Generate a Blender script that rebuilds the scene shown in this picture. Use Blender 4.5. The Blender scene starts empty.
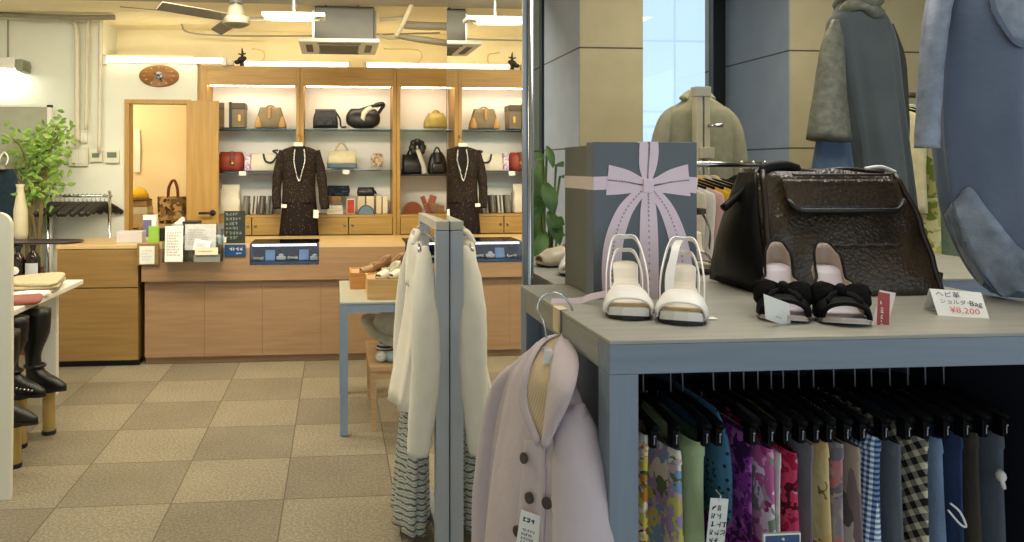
import bpy, bmesh, math, random
from mathutils import Vector, Matrix, Euler
random.seed(7)
F, CX, HY, CAMZ = 760.0, 402.0, 168.0, 1.5
YAW = math.atan(67/760.0)
PI = math.pi
C = bpy.context.scene.collection

def P(x, y, d):
    """point seen at photo pixel (x, y) at depth d into the shop"""
    a = (x-CX)/F; b = -(y-HY)/F
    dx = math.sin(YAW)+a*math.cos(YAW); dy = math.cos(YAW)-a*math.sin(YAW)
    t = d/dy
    return Vector((t*dx, d, CAMZ+t*b))
def PX(x, d): return P(x, HY, d).x
def PZ(y, d, x=335): return P(x, y, d).z

# ---------------------------------------------------------------- materials
def lin(c):
    if isinstance(c, str):
        c = c.lstrip('#'); c = [int(c[i:i+2], 16)/255 for i in (0, 2, 4)]
    return tuple(((v/12.92) if v <= .04045 else ((v+.055)/1.055)**2.4) for v in c)+(1,)
MATS = {}
class NT:
    def __init__(s, name):
        s.m = bpy.data.materials.new(name); s.m.use_nodes = True
        s.t = s.m.node_tree; s.b = s.t.nodes['Principled BSDF']; s.out = s.t.nodes['Material Output']
        s.co = None
    def n(s, ty, **kw):
        nd = s.t.nodes.new(ty)
        for k, v in kw.items():
            if k.startswith('_'): setattr(nd, k[1:], v)
            else: nd.inputs[k.replace('__', ' ')].default_value = v
        return nd
    def l(s, a, b): s.t.links.new(a, b)
    def coord(s, scale=(1, 1, 1), rot=(0, 0, 0), kind='Object'):
        tc = s.n('ShaderNodeTexCoord'); mp = s.n('ShaderNodeMapping')
        mp.inputs['Scale'].default_value = scale; mp.inputs['Rotation'].default_value = rot
        s.l(tc.outputs[kind], mp.inputs['Vector']); return mp.outputs['Vector']
    def ramp(s, fac, stops, interp='LINEAR'):
        r = s.n('ShaderNodeValToRGB'); r.color_ramp.interpolation = interp
        e = r.color_ramp.elements
        while len(e) < len(stops): e.new(.5)
        for i, (p, c) in enumerate(stops):
            e[i].position = p; e[i].color = lin(c)
        s.l(fac, r.inputs['Fac']); return r.outputs['Color']
    def mix(s, fac, a, b, mode='MIX'):
        x = s.n('ShaderNodeMix', _data_type='RGBA', _blend_type=mode)
        for sock, v in ((x.inputs[0], fac), (x.inputs[6], a), (x.inputs[7], b)):
            if hasattr(v, 'links'): s.l(v, sock)
            elif isinstance(v, (int, float)): sock.default_value = v
            else: sock.default_value = lin(v)
        return x.outputs[2]
    def bump(s, h, strength=.3, dist=.01):
        bp = s.n('ShaderNodeBump', Strength=strength, Distance=dist)
        s.l(h, bp.inputs['Height']); s.l(bp.outputs['Normal'], s.b.inputs['Normal'])

def mat(name, col, rough=.55, metal=0, col2=None, scale=8, stretch=(1, 1, 1), bump=0, bscale=None, spec=None, sheen=0, detail=3, coat=0):
    if name in MATS: return MATS[name]
    k = NT(name); b = k.b
    b.inputs['Roughness'].default_value = rough; b.inputs['Metallic'].default_value = metal
    if spec is not None: b.inputs['Specular IOR Level'].default_value = spec
    if sheen: b.inputs['Sheen Weight'].default_value = sheen
    if coat: b.inputs['Coat Weight'].default_value = coat
    if col2 is None:
        c = lin(col); col2c = tuple(v*.86 for v in c[:3])+(1,)
    co = k.coord(stretch)
    nz = k.n('ShaderNodeTexNoise', Scale=scale, Detail=detail); k.l(co, nz.inputs['Vector'])
    r = k.n('ShaderNodeValToRGB'); e = r.color_ramp.elements
    e[0].position = .3; e[1].position = .7
    e[0].color = lin(col); e[1].color = lin(col2) if col2 is not None else col2c
    k.l(nz.outputs['Fac'], r.inputs['Fac']); k.l(r.outputs['Color'], b.inputs['Base Color'])
    if bump:
        nb = k.n('ShaderNodeTexNoise', Scale=bscale or scale*4, Detail=4); k.l(co, nb.inputs['Vector'])
        k.bump(nb.outputs['Fac'], bump)
    MATS[name] = k.m; return k.m
def fabric(name, col, col2=None, scale=25, bump=.25, rough=.9, stretch=(1, 1, 1)):
    return mat(name, col, rough, 0, col2, scale, stretch, bump, scale*8, spec=.2, sheen=.15)
def wood(name, col, col2, axis='x', scale=6, rough=.45, contrast=1):
    if name in MATS: return MATS[name]
    k = NT(name)
    st = {'x': (.6, 9, 9), 'y': (9, .6, 9), 'z': (9, 9, .6)}[axis]
    co = k.coord(st)
    nz = k.n('ShaderNodeTexNoise', Scale=scale, Detail=5, Distortion=.4); k.l(co, nz.inputs['Vector'])
    c = k.ramp(nz.outputs['Fac'], [(.3, col), (.7, col2)])
    k.l(c, k.b.inputs['Base Color']); k.b.inputs['Roughness'].default_value = rough
    k.bump(nz.outputs['Fac'], .06); MATS[name] = k.m; return k.m
def emit(name, col, strength):
    if name in MATS: return MATS[name]
    k = NT(name); k.b.inputs['Base Color'].default_value = lin(col)
    k.b.inputs['Emission Color'].default_value = lin(col); k.b.inputs['Emission Strength'].default_value = strength
    MATS[name] = k.m; return k.m
def glass(name, col='#eef4f8', gloss=.08, rough=.02):
    if name in MATS: return MATS[name]
    k = NT(name); tr = k.n('ShaderNodeBsdfTransparent'); tr.inputs[0].default_value = lin(col)
    gl = k.n('ShaderNodeBsdfGlossy'); gl.inputs['Roughness'].default_value = rough
    mx = k.n('ShaderNodeMixShader'); mx.inputs[0].default_value = gloss
    k.l(tr.outputs[0], mx.inputs[1]); k.l(gl.outputs[0], mx.inputs[2]); k.l(mx.outputs[0], k.out.inputs['Surface'])
    MATS[name] = k.m; return k.m
def blotch(name, cols, scale=22, rough=.85, stretch=(1, 1, 1), bump=.15):
    """printed cloth: voronoi patches in several colours"""
    if name in MATS: return MATS[name]
    k = NT(name); co = k.coord(stretch)
    nz = k.n('ShaderNodeTexNoise', Scale=scale*.8, Detail=2); k.l(co, nz.inputs['Vector'])
    v = k.n('ShaderNodeTexVoronoi', Scale=scale)
    ad = k.n('ShaderNodeMix', _data_type='VECTOR'); ad.inputs[0].default_value = .12
    k.l(co, ad.inputs[4]); k.l(nz.outputs['Color'], ad.inputs[5]); k.l(ad.outputs[1], v.inputs['Vector'])
    sp = k.n('ShaderNodeSeparateColor'); k.l(v.outputs['Color'], sp.inputs[0])
    n = len(cols); c = k.ramp(sp.outputs[0], [(i/n, q) for i, q in enumerate(cols)], 'CONSTANT')
    k.l(c, k.b.inputs['Base Color']); k.b.inputs['Roughness'].default_value = rough
    k.b.inputs['Specular IOR Level'].default_value = .2
    k.bump(nz.outputs['Fac'], bump); MATS[name] = k.m; return k.m
def dots(name, base, dot, scale=60, size=.28, rough=.8):
    if name in MATS: return MATS[name]
    k = NT(name); co = k.coord()
    v = k.n('ShaderNodeTexVoronoi', Scale=scale); k.l(co, v.inputs['Vector'])
    c = k.ramp(v.outputs['Distance'], [(0, dot), (size, base)], 'CONSTANT')
    k.l(c, k.b.inputs['Base Color']); k.b.inputs['Roughness'].default_value = rough
    k.b.inputs['Specular IOR Level'].default_value = .25; MATS[name] = k.m; return k.m
def stripes(name, stops, axis='Z', scale=10, distort=1, rough=.85, rot=(0, 0, 0)):
    if name in MATS: return MATS[name]
    k = NT(name); co = k.coord((1, 1, 1), rot)
    w = k.n('ShaderNodeTexWave', _bands_direction=axis, Scale=scale, Distortion=distort, Detail=2)
    w.inputs['Detail Scale'].default_value = 2.0
    k.l(co, w.inputs['Vector']); c = k.ramp(w.outputs['Fac'], stops, 'CONSTANT')
    k.l(c, k.b.inputs['Base Color']); k.b.inputs['Roughness'].default_value = rough
    k.b.inputs['Specular IOR Level'].default_value = .2; MATS[name] = k.m; return k.m
def checks(name, a, mid, b, scale=14, rot=(0, 0, 0), lw=.5):
    """woven check: two crossing stripe sets"""
    if name in MATS: return MATS[name]
    k = NT(name); fs = []
    for ax, sc in (('Y', scale), ('Z', scale)):
        co = k.coord((1, 1, 1), rot)
        w = k.n('ShaderNodeTexWave', _bands_direction=ax, Scale=sc, Distortion=.3); k.l(co, w.inputs['Vector'])
        g = k.n('ShaderNodeMath', _operation='GREATER_THAN'); k.l(w.outputs['Fac'], g.inputs[0]); g.inputs[1].default_value = lw
        fs.append(g.outputs[0])
    ad = k.n('ShaderNodeMath', _operation='ADD'); k.l(fs[0], ad.inputs[0]); k.l(fs[1], ad.inputs[1])
    hf = k.n('ShaderNodeMath', _operation='MULTIPLY'); k.l(ad.outputs[0], hf.inputs[0]); hf.inputs[1].default_value = .45
    c = k.ramp(hf.outputs[0], [(0, a), (.3, mid), (.7, b)], 'CONSTANT'); k.l(c, k.b.inputs['Base Color'])
    k.b.inputs['Roughness'].default_value = .9; MATS[name] = k.m; return k.m

# ---------------------------------------------------------------- mesh builder
def catmull(pts, n):
    out = []; m = len(pts)
    if m < 3:
        return [tuple(pts[0][k]+(pts[1][k]-pts[0][k])*i/n for k in range(len(pts[0]))) for i in range(n+1)]
    for i in range(m-1):
        p0, p1, p2, p3 = pts[max(i-1, 0)], pts[i], pts[i+1], pts[min(i+2, m-1)]
        for j in range(n):
            t = j/n
            out.append(tuple(.5*(2*b+(c-a)*t+(2*a-5*b+4*c-d)*t*t+(3*b-a-3*c+d)*t**3) for a, b, c, d in zip(p0, p1, p2, p3)))
    out.append(tuple(pts[-1])); return out

class MB:
    def __init__(s): s.bm = bmesh.new()
    def _f(s, vs):
        try: return s.bm.faces.new(vs)
        except ValueError: return None
    def box(s, x0, x1, y0, y1, z0, z1, bev=0):
        return s.obox(((x0+x1)/2, (y0+y1)/2, (z0+z1)/2), (abs(x1-x0), abs(y1-y0), abs(z1-z0)), None, bev)
    def obox(s, c, size, rot=None, bev=0, seg=2):
        b2 = bmesh.new() if bev else s.bm
        M = Matrix.Translation(Vector(c)) @ ((rot if isinstance(rot, Matrix) else Euler(rot).to_matrix().to_4x4()) if rot is not None else Matrix.Identity(4)) @ Matrix.Diagonal((size[0], size[1], size[2], 1))
        r = bmesh.ops.create_cube(b2, size=1, matrix=M)
        if bev:
            bmesh.ops.bevel(b2, geom=b2.edges[:], offset=bev, segments=seg, profile=.6, affect='EDGES')
            s._merge(b2)
        return s
    def _merge(s, b2):
        me = bpy.data.meshes.new('tmp'); b2.to_mesh(me); b2.free(); s.bm.from_mesh(me); bpy.data.meshes.remove(me)
    def cyl(s, p0, p1, r0, r1=None, n=14):
        return s.tube([p0, p1], [r0, r0 if r1 is None else r1], n)
    def tube(s, pts, r, n=8, cap=True, sq=1.0, up=None):
        pts = [Vector(p) for p in pts]; m = len(pts)
        rs = r if isinstance(r, (list, tuple)) else [r]*m
        rings = []; nrm = None
        for i, p in enumerate(pts):
            d = (pts[min(i+1, m-1)]-pts[max(i-1, 0)])
            if d.length < 1e-9: d = Vector((0, 0, 1))
            d.normalize()
            if nrm is None:
                nrm = Vector(up) if up else (Vector((1, 0, 0)) if abs(d.x) < .8 else Vector((0, 1, 0)))
            nrm = (nrm-d*nrm.dot(d))
            if nrm.length < 1e-6: nrm = d.orthogonal()
            nrm.normalize(); b = d.cross(nrm)
            rings.append([p+nrm*(rs[i]*math.cos(2*PI*k/n))+b*(rs[i]*sq*math.sin(2*PI*k/n)) for k in range(n)])
        return s.loft(rings, cap)
    def loft(s, rings, cap=True, closed=True):
        vr = [[s.bm.verts.new(p) for p in r] for r in rings]; n = len(vr[0])
        for a, b in zip(vr, vr[1:]):
            for k in range(n if closed else n-1):
                j = (k+1) % n
                s._f((a[k], a[j], b[j], b[k]))
        if cap and closed:
            s._f(list(reversed(vr[0]))); s._f(vr[-1])
        return s
    def grid(s, fn, nu, nv):
        v = [[s.bm.verts.new(fn(i/nu, j/nv)) for j in range(nv+1)] for i in range(nu+1)]
        for i in range(nu):
            for j in range(nv): s._f((v[i][j], v[i+1][j], v[i+1][j+1], v[i][j+1]))
        return s
    def sphere(s, c, r, u=14, v=9, rot=None):
        if isinstance(r, (int, float)): r = (r, r, r)
        M = Matrix.Translation(Vector(c)) @ (Euler(rot).to_matrix().to_4x4() if rot else Matrix.Identity(4)) @ Matrix.Diagonal((*r, 1))
        bmesh.ops.create_uvsphere(s.bm, u_segments=u, v_segments=v, radius=1, matrix=M); return s
    def lathe(s, c, prof, n=20, M=None):
        c = Vector(c); rings = []
        for r, z in prof:
            ring = [Vector((r*math.cos(2*PI*k/n), r*math.sin(2*PI*k/n), z)) for k in range(n)]
            rings.append([(c+(M @ p if M else p)) for p in ring])
        return s.loft(rings)
    def face(s, pts): s._f([s.bm.verts.new(p) for p in pts]); return s
    def prism(s, pts, off):
        off = Vector(off); a = [s.bm.verts.new(Vector(p)) for p in pts]; b = [s.bm.verts.new(Vector(p)+off) for p in pts]
        n = len(pts); s._f(list(reversed(a))); s._f(b)
        for k in range(n): s._f((a[k], a[(k+1) % n], b[(k+1) % n], b[k]))
        return s
    def ribbon(s, pts, w, th, side):
        """flat strap along pts; side = width direction (vector or list of vectors)"""
        pts = [Vector(p) for p in pts]; rings = []; m = len(pts)
        for i, p in enumerate(pts):
            d = (pts[min(i+1, m-1)]-pts[max(i-1, 0)]).normalized()
            sd = Vector(side[i] if isinstance(side, list) else side).normalized(); nn = d.cross(sd).normalized()
            ww = w[i] if isinstance(w, (list, tuple)) else w
            rings.append([p+sd*ww/2+nn*th/2, p-sd*ww/2+nn*th/2, p-sd*ww/2-nn*th/2, p+sd*ww/2-nn*th/2])
        return s.loft(rings)
    def jitter(s, a, seed=0):
        r = random.Random(seed)
        for v in s.bm.verts: v.co += Vector((r.uniform(-a, a), r.uniform(-a, a), r.uniform(-a, a)))
        return s
    def xf(s, M):
        bmesh.ops.transform(s.bm, matrix=M, verts=s.bm.verts[:]); return s
    def text(s, txt, M, size=1, scale=(1, 1)):
        cu = bpy.data.curves.new('t', 'FONT'); cu.body = txt; cu.size = size; cu.align_x = 'CENTER'; cu.align_y = 'CENTER'; cu.resolution_u = 2
        o = bpy.data.objects.new('t', cu); C.objects.link(o)
        dg = bpy.context.evaluated_depsgraph_get(); me = bpy.data.meshes.new_from_object(o.evaluated_get(dg))
        me.transform(M @ Matrix.Diagonal((scale[0], scale[1], 1, 1))); s.bm.from_mesh(me)
        bpy.data.objects.remove(o); bpy.data.curves.remove(cu); bpy.data.meshes.remove(me); return s
    def scribble(s, M, w, rows, lh, sw, seed=0, fill=.8):
        """rows of tiny illegible writing in the local xy plane of M"""
        r = random.Random(seed)
        for i in range(rows):
            x = -w/2; y = (rows/2-i-.5)*lh; end = -w/2+w*r.uniform(fill*.7, min(1, fill*1.2))
            while x < end:
                cw = lh*r.uniform(.35, .55)
                for q in range(3):
                    if r.random() < .5: a, b = (x, y+r.uniform(-.3, .3)*lh), (x+cw, y+r.uniform(-.3, .3)*lh)
                    else:
                        xx = x+cw*r.random(); a, b = (xx, y-.33*lh), (xx+.1*cw, y+.33*lh)
                    dx, dy = b[0]-a[0], b[1]-a[1]; L = math.hypot(dx, dy) or 1; nx, ny = -dy/L*sw/2, dx/L*sw/2
                    s.face([M @ Vector((px, py, 0)) for px, py in ((a[0]+nx, a[1]+ny), (b[0]+nx, b[1]+ny), (b[0]-nx, b[1]-ny), (a[0]-nx, a[1]-ny))])
                x += cw*1.45
        return s
    def build(s, name, m, parent=None, smooth=False, base=False):
        bm = s.bm
        bmesh.ops.recalc_face_normals(bm, faces=bm.faces[:])
        loc = Vector((0, 0, 0))
        if parent is not None:
            p = parent
            while p.parent: p = p.parent
            T = p.matrix_basis.copy()
            q = parent; chain = []
            while q is not None: chain.append(q); q = q.parent
            T = Matrix.Identity(4)
            for q in reversed(chain): T = T @ q.matrix_basis
            bmesh.ops.transform(bm, matrix=T.inverted(), verts=bm.verts[:])
        elif base and bm.verts:
            xs = [v.co.x for v in bm.verts]; ys = [v.co.y for v in bm.verts]; zs = [v.co.z for v in bm.verts]
            loc = Vector(((min(xs)+max(xs))/2, (min(ys)+max(ys))/2, min(zs)))
            bmesh.ops.translate(bm, vec=-loc, verts=bm.verts[:])
        me = bpy.data.meshes.new(name); bm.to_mesh(me); bm.free(); s.bm = None
        me.materials.append(m)
        o = bpy.data.objects.new(name, me); C.objects.link(o); o.location = loc
        if parent is not None: o.parent = parent
        if smooth:
            me.polygons.foreach_set('use_smooth', [True]*len(me.polygons))
            if smooth is not True:
                try: me.set_sharp_from_angle(angle=math.radians(smooth))
                except Exception: pass
        return o

def tag(o, label, cat, group=None, kind=None):
    o['label'] = label; o['category'] = cat
    if group: o['group'] = group
    if kind: o['kind'] = kind
    return o
def thing(name, label, cat, loc, rotz=0, group=None):
    o = bpy.data.objects.new(name, None); C.objects.link(o); o.empty_display_size = .05
    o.location = loc; o.rotation_euler = (0, 0, rotz); return tag(o, label, cat, group)
def single(name, mb, m, label, cat, group=None, smooth=False):
    return tag(mb.build(name, m, None, smooth, base=True), label, cat, group)
def struct(name, mb, m, parent=None, smooth=False):
    o = mb.build(name, m, parent, smooth)
    if parent is None: o['kind'] = 'structure'
    return o
def frame(o, ex, ey):
    """matrix whose local x, y run along ex, ey from o"""
    ex = Vector(ex).normalized(); ey = Vector(ey); ey = (ey-ex*ey.dot(ex)).normalized(); ez = ex.cross(ey)
    return Matrix(((ex.x, ey.x, ez.x, o[0]), (ex.y, ey.y, ez.y, o[1]), (ex.z, ey.z, ez.z, o[2]), (0, 0, 0, 1)))
from mathutils.bvhtree import BVHTree
class Surf:
    """lets details be laid on the surface of a finished mesh"""
    def __init__(s, o):
        T = Matrix.Identity(4); q = o; ch = []
        while q is not None: ch.append(q); q = q.parent
        for q in reversed(ch): T = T @ q.matrix_basis
        vs = [T @ v.co for v in o.data.vertices]; s.t = BVHTree.FromPolygons(vs, [tuple(p.vertices) for p in o.data.polygons])
    def hit(s, x, y, off=.0):
        e = Vector((0, 0, CAMZ)); d = (P(x, y, 1)-e).normalized(); l, n, i, dist = s.t.ray_cast(e, d)
        if l is None: return None
        if n.dot(d) > 0: n = -n
        return l+n*off, n
def patch_on(sf, top, bot, off, nv=6, sub=6, bulge=0):
    """cloth panel between two pixel outlines, laid on a surface"""
    a_ = catmull(top, sub); b_ = catmull(bot, sub); n_ = len(a_)-1; last = [None]
    def fn(u, v):
        i = min(n_, int(round(u*n_))); x = a_[i][0]+(b_[i][0]-a_[i][0])*v; y = a_[i][1]+(b_[i][1]-a_[i][1])*v
        h = sf.hit(x, y, off+bulge*math.sin(PI*v))
        if h is None: return last[0] or P(x, y, 1.4)
        last[0] = h[0]; return h[0]
    return MB().grid(fn, n_, nv)
def dup(root, loc, label=None, group=None, rotz=None):
    r = root.copy(); C.objects.link(r); r.location = loc
    if rotz is not None: r.rotation_euler = (0, 0, rotz)
    if label: r['label'] = label
    if group: r['group'] = group
    for ch in list(root.children):
        c = ch.copy(); C.objects.link(c); c.parent = r
        for g in list(ch.children):
            e = g.copy(); C.objects.link(e); e.parent = c
    return r

def garment(mb, o, rows, ang=0, n=40, k=5, amp=.01, seed=0, sub=4, cap=True):
    """hanging cloth: rows (z, half width, half thickness, shift along width, shift in thickness), folds deepen downwards"""
    r = random.Random(seed); ph = [r.uniform(0, 6.3) for _ in range(4)]
    rr = catmull(rows, sub); z0 = rows[0][0]; zl = rows[-1][0]; rings = []
    ca, sa = math.cos(ang), math.sin(ang)
    for row in rr:
        z, hw, ht, ox, oy = row; g = ((z0-z)/(z0-zl+1e-9))
        ring = []
        for i in range(n):
            t = 2*PI*i/n; f = amp*g*(math.sin(k*t+ph[0]+g*.6)+.5*math.sin((2*k+1)*t+ph[1])+.25*math.sin((3*k)*t+ph[2]+2*g))
            c, s_ = math.cos(t), math.sin(t)
            x = (hw+f*.5)*(abs(c)**.8)*(1 if c >= 0 else -1)+ox; y = (ht*(abs(s_)**.85)*(1 if s_ >= 0 else -1))+f*(1 if abs(s_) > .05 else .5)*abs(s_)+oy
            ring.append(Vector((o[0]+x*ca-y*sa, o[1]+x*sa+y*ca, o[2]+z)))
        rings.append(ring)
    return mb.loft(rings, cap)
def sleeve(mb, pts, rs, n=18, sub=4, sq=.7, seed=0, amp=.004, up=None):
    p4 = [tuple(p)+(r,) for p, r in zip(pts, rs)]; c = catmull(p4, sub); r = random.Random(seed)
    nv = len(mb.bm.verts)
    mb.tube([q[:3] for q in c], [max(.004, q[3]+r.uniform(-amp, amp)) for q in c], n, True, sq, up)
    return mb
WORLD = 1.15; SUN = 3.2; EXPO = 0.15
LIGHTS = [  # added area lights, unseen above the view, filling the shop with light
 ('fill_back', (-.9, 4.75, 2.66), (3.2, .3), 78, (1, .90, .66), (math.radians(38), 0, 0)),
 ('fill_mid', (-1.2, 3.2, 2.74), (2.2, .4), 32, (1, .93, .76), (0, 0, 0)),
 ('fill_front', (1.2, 1.6, 2.74), (1.6, .6), 22, (1, .95, .86), (0, 0, 0)),
 ('fill_right', (2.0, 3.2, 2.74), (1.2, .4), 14, (1, .88, .64), (0, 0, 0)),
]
# ================================================================ materials for the room
M_wall = mat('plaster_pale', '#e4e5d8', .8, 0, '#dcdccf', 3, bump=.05)
M_wallw = mat('plaster_cream', '#ece2c2', .8, 0, '#e6dab4', 3, bump=.05)
M_ceil = mat('ceiling_cream', '#efe6c8', .85, 0, '#e4d9b6', 2)
M_beam = mat('beam_grey', '#a39d90', .8, 0, '#958f82', 4)
M_back = mat('store_room_wall', '#efe0bd', .85, 0, '#ead8b0', 3)
M_oak = wood('golden_oak', '#bb9450', '#aa8242', 'z', 5)
M_oakx = wood('golden_oak_flat', '#bf9a57', '#ad8747', 'x', 5)
M_ctr = wood('counter_beech', '#a58564', '#977757', 'x', 4, .4)
M_ctr2 = wood('counter_beech_left', '#9a7a48', '#8a6b3c', 'x', 4, .4)
M_ctrtop = wood('counter_top_pale', '#dcbd8c', '#cfae7a', 'x', 4, .3)
M_white = mat('white_paint', '#e9e7de', .5, 0, '#e3e1d8', 4)
M_offw = mat('off_white_plastic', '#e4e0cc', .45)
M_black = mat('black_plastic', '#17161a', .45)
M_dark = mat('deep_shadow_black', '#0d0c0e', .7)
M_chrome = mat('chrome', '#c9cdd2', .18, 1.0)
M_steel = mat('brushed_steel', '#a5a9ad', .35, .9)
M_shelfback = mat('cabinet_back_white', '#f3f0ec', .6, 0, '#eeebe8', 2)
M_glass = glass('clear_glass')
M_shelfglass = glass('shelf_glass', '#a9c4c4', .15)
M_paper = mat('white_paper', '#efeee8', .8, 0, '#e8e7e1', 5)
M_ink = mat('dark_ink', '#3b3a40', .9)
M_red_ink = mat('pale_red_ink', '#e07a72', .9)

def floor_material():
    k = NT('stone_floor_tiles'); tc = k.n('ShaderNodeTexCoord'); sp = k.n('ShaderNodeSeparateXYZ'); k.l(tc.outputs['Object'], sp.inputs[0])
    def mth(op, a, b=None):
        nd = k.n('ShaderNodeMath', _operation=op)
        for i, v in enumerate((a, b)):
            if v is None: continue
            if hasattr(v, 'links'): k.l(v, nd.inputs[i])
            else: nd.inputs[i].default_value = v
        return nd.outputs[0]
    T = .5
    ux = mth('DIVIDE', mth('ADD', sp.outputs['X'], .23+10), T); uy = mth('DIVIDE', mth('ADD', sp.outputs['Y'], 10+.025), T)
    par = mth('MODULO', mth('ADD', mth('FLOOR', ux), mth('FLOOR', uy)), 2.0)
    def edge(u):
        f = mth('FRACT', u); return mth('MINIMUM', f, mth('SUBTRACT', 1.0, f))
    e = mth('MINIMUM', edge(ux), edge(uy)); g = mth('LESS_THAN', e, .006)
    cell = k.n('ShaderNodeCombineXYZ'); k.l(mth('FLOOR', ux), cell.inputs[0]); k.l(mth('FLOOR', uy), cell.inputs[1])
    wn = k.n('ShaderNodeTexWhiteNoise', _noise_dimensions='3D'); k.l(cell.outputs[0], wn.inputs['Vector'])
    base = k.mix(par, '#989183', '#817b6f')
    base = k.mix(mth('MULTIPLY', wn.outputs['Value'], .35), base, '#8f887b')
    n1 = k.n('ShaderNodeTexNoise', Scale=85, Detail=2); k.l(tc.outputs['Object'], n1.inputs['Vector'])
    sp1 = k.ramp(n1.outputs['Fac'], [(.36, '#4d463b'), (.5, '#aaa08c'), (.64, '#eee6d4')])
    base = k.mix(.42, base, sp1, 'OVERLAY')
    n2 = k.n('ShaderNodeTexNoise', Scale=2.2, Detail=3); k.l(tc.outputs['Object'], n2.inputs['Vector'])
    base = k.mix(.12, base, k.ramp(n2.outputs['Fac'], [(.3, '#8b7f69'), (.7, '#d0c4a8')]))
    base = k.mix(g, base, '#5f5647')
    k.l(base, k.b.inputs['Base Color']); k.b.inputs['Roughness'].default_value = .38; k.b.inputs['Specular IOR Level'].default_value = .4
    k.bump(n1.outputs['Fac'], .05); return k.m
M_floor = floor_material()

YW, YB, ZC = 6.8, 7.22, 2.78
struct('floor', MB().box(-3.8, 4.4, -3.4, 9, -.1, 0), M_floor)
struct('ceiling', MB().box(-3.8, 1.2, -3.4, 7.4, ZC, ZC+.12).box(1.2, 4.4, -3.4, 4.76, ZC, ZC+.12), M_ceil)
struct('wall_left', MB().box(-3.9, -3.8, -3.4, 7.3, 0, ZC), M_wall)
zl = PZ(64, YW)
xo0, xo1, zo = PX(128, YW), PX(188, YW), PZ(105, YW)
x105, x197 = PX(103, YW), PX(197, YW)
w = MB().box(-3.8, x105, YW, YW+.42, 0, ZC)
w.box(x105, xo0, YW, YW+.1, 0, zl); w.box(xo1, x197, YW, YW+.1, 0, zl); w.box(xo0, xo1, YW, YW+.1, zo, zl)
w.box(x105, x197, YW+.1, YB, zl-.02, zl)
struct('wall_back_left', w, M_wall)
struct('wall_back', MB().box(x105-.05, 1.4, YB, YB+.1, zl+.001, ZC).box(x197-.1, 1.4, YB, YB+.1, 0, zl), M_wallw)
struct('wall_right', MB().box(1.10, 1.2, 4.76, 7.3, 0, ZC), M_wallw)
struct('wall_side', MB().box(4.4, 4.5, 1.2, 4.9, 0, ZC), M_wallw)
# small store room seen through the doorway
sr = MB().box(-3.0, x197-.1, 8.3, 8.4, 0, 2.5); sr.box(-3.1, -3.0, 7.22, 8.4, 0, 2.5); sr.box(x197-.1, x197-.05, 6.9, 8.3, 0, 2.5); sr.box(-3.0, x197-.1, 6.9, 8.3, 2.4, 2.5)
struct('wall_store_room', sr, M_back)
# door frame
fr = MB().box(xo0-.025, xo0+.012, YW-.02, YW+.12, 0, zo-.001); fr.box(xo0-.025, xo1+.03, YW-.02, YW+.12, zo, zo+.035); fr.box(xo1-.01, xo1+.03, YW-.02, YW+.12, 0, zo-.001)
struct('trim_1', fr, M_oak)
dl0, dl1 = PX(187, 6.74), PX(219, 6.74)
d = struct('door_1', MB().box(dl0, dl1, 6.72, 6.76, .01, PZ(102, 6.74), .004), M_oak)
d['label'] = 'golden wooden door leaf standing open in front of the shelves'
h = P(209, 213, 6.7); hm = MB().cyl((dl1-.05, 6.72, h.z), (dl1-.05, 6.66, h.z), .011); hm.tube([(dl1-.05, 6.665, h.z), (dl1-.09, 6.66, h.z), (dl1-.16, 6.665, h.z)], .011); hm.lathe((dl1-.05, 6.72, h.z), [(.026, 0), (.026, .008), (.0, .008)], 16, Matrix.Rotation(PI/2, 4, 'X'))
hm.build('door_handle', M_black, d, True)
# beam across the shop
struct('trim_2', MB().box(-3.8, 1.2, 4.95, 5.5, PZ(5, 5.5), ZC), M_beam)
struct('baseboard_back', MB().box(-3.8, x105+.2, YW-.012, YW, 0, .07), M_beam)

# ================================================================ window side: columns and glass
YC, YG = 4.0, 4.72
def stone(name, a, b):
    if name in MATS: return MATS[name]
    k = NT(name); tc = k.n('ShaderNodeTexCoord')
    n = k.n('ShaderNodeTexNoise', Scale=6, Detail=4); k.l(tc.outputs['Object'], n.inputs['Vector'])
    c = k.ramp(n.outputs['Fac'], [(.3, a), (.7, b)])
    sp = k.n('ShaderNodeSeparateXYZ'); k.l(tc.outputs['Object'], sp.inputs[0])
    gs = None
    for z in (PZ(44, YC), PZ(147, YC)):
        s_ = k.n('ShaderNodeMath', _operation='SUBTRACT'); k.l(sp.outputs['Z'], s_.inputs[0]); s_.inputs[1].default_value = z
        ab = k.n('ShaderNodeMath', _operation='ABSOLUTE'); k.l(s_.outputs[0], ab.inputs[0])
        lt = k.n('ShaderNodeMath', _operation='LESS_THAN'); k.l(ab.outputs[0], lt.inputs[0]); lt.inputs[1].default_value = .0045
        if gs is None: gs = lt.outputs[0]
        else:
            mx = k.n('ShaderNodeMath', _operation='MAXIMUM'); k.l(gs, mx.inputs[0]); k.l(lt.outputs[0], mx.inputs[1]); gs = mx.outputs[0]
    k.l(k.mix(gs, c, '#4a463c'), k.b.inputs['Base Color']); k.b.inputs['Roughness'].default_value = .7
    n2 = k.n('ShaderNodeTexNoise', Scale=120); k.l(tc.outputs['Object'], n2.inputs['Vector']); k.bump(n2.outputs['Fac'], .08)
    MATS[name] = k.m; return k.m
M_col = stone('column_panels', '#b4ab8c', '#aaa182'); M_colside_tint = stone('column_window_tint', '#98a3b8', '#909bb0')  # blue-grey side tone paints the window daylight into the stone colour
struct('column_left_tint', MB().box(PX(580, YC)-.004, PX(580, YC), YC+.004, YG-.03, 0, ZC), M_colside_tint)
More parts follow.
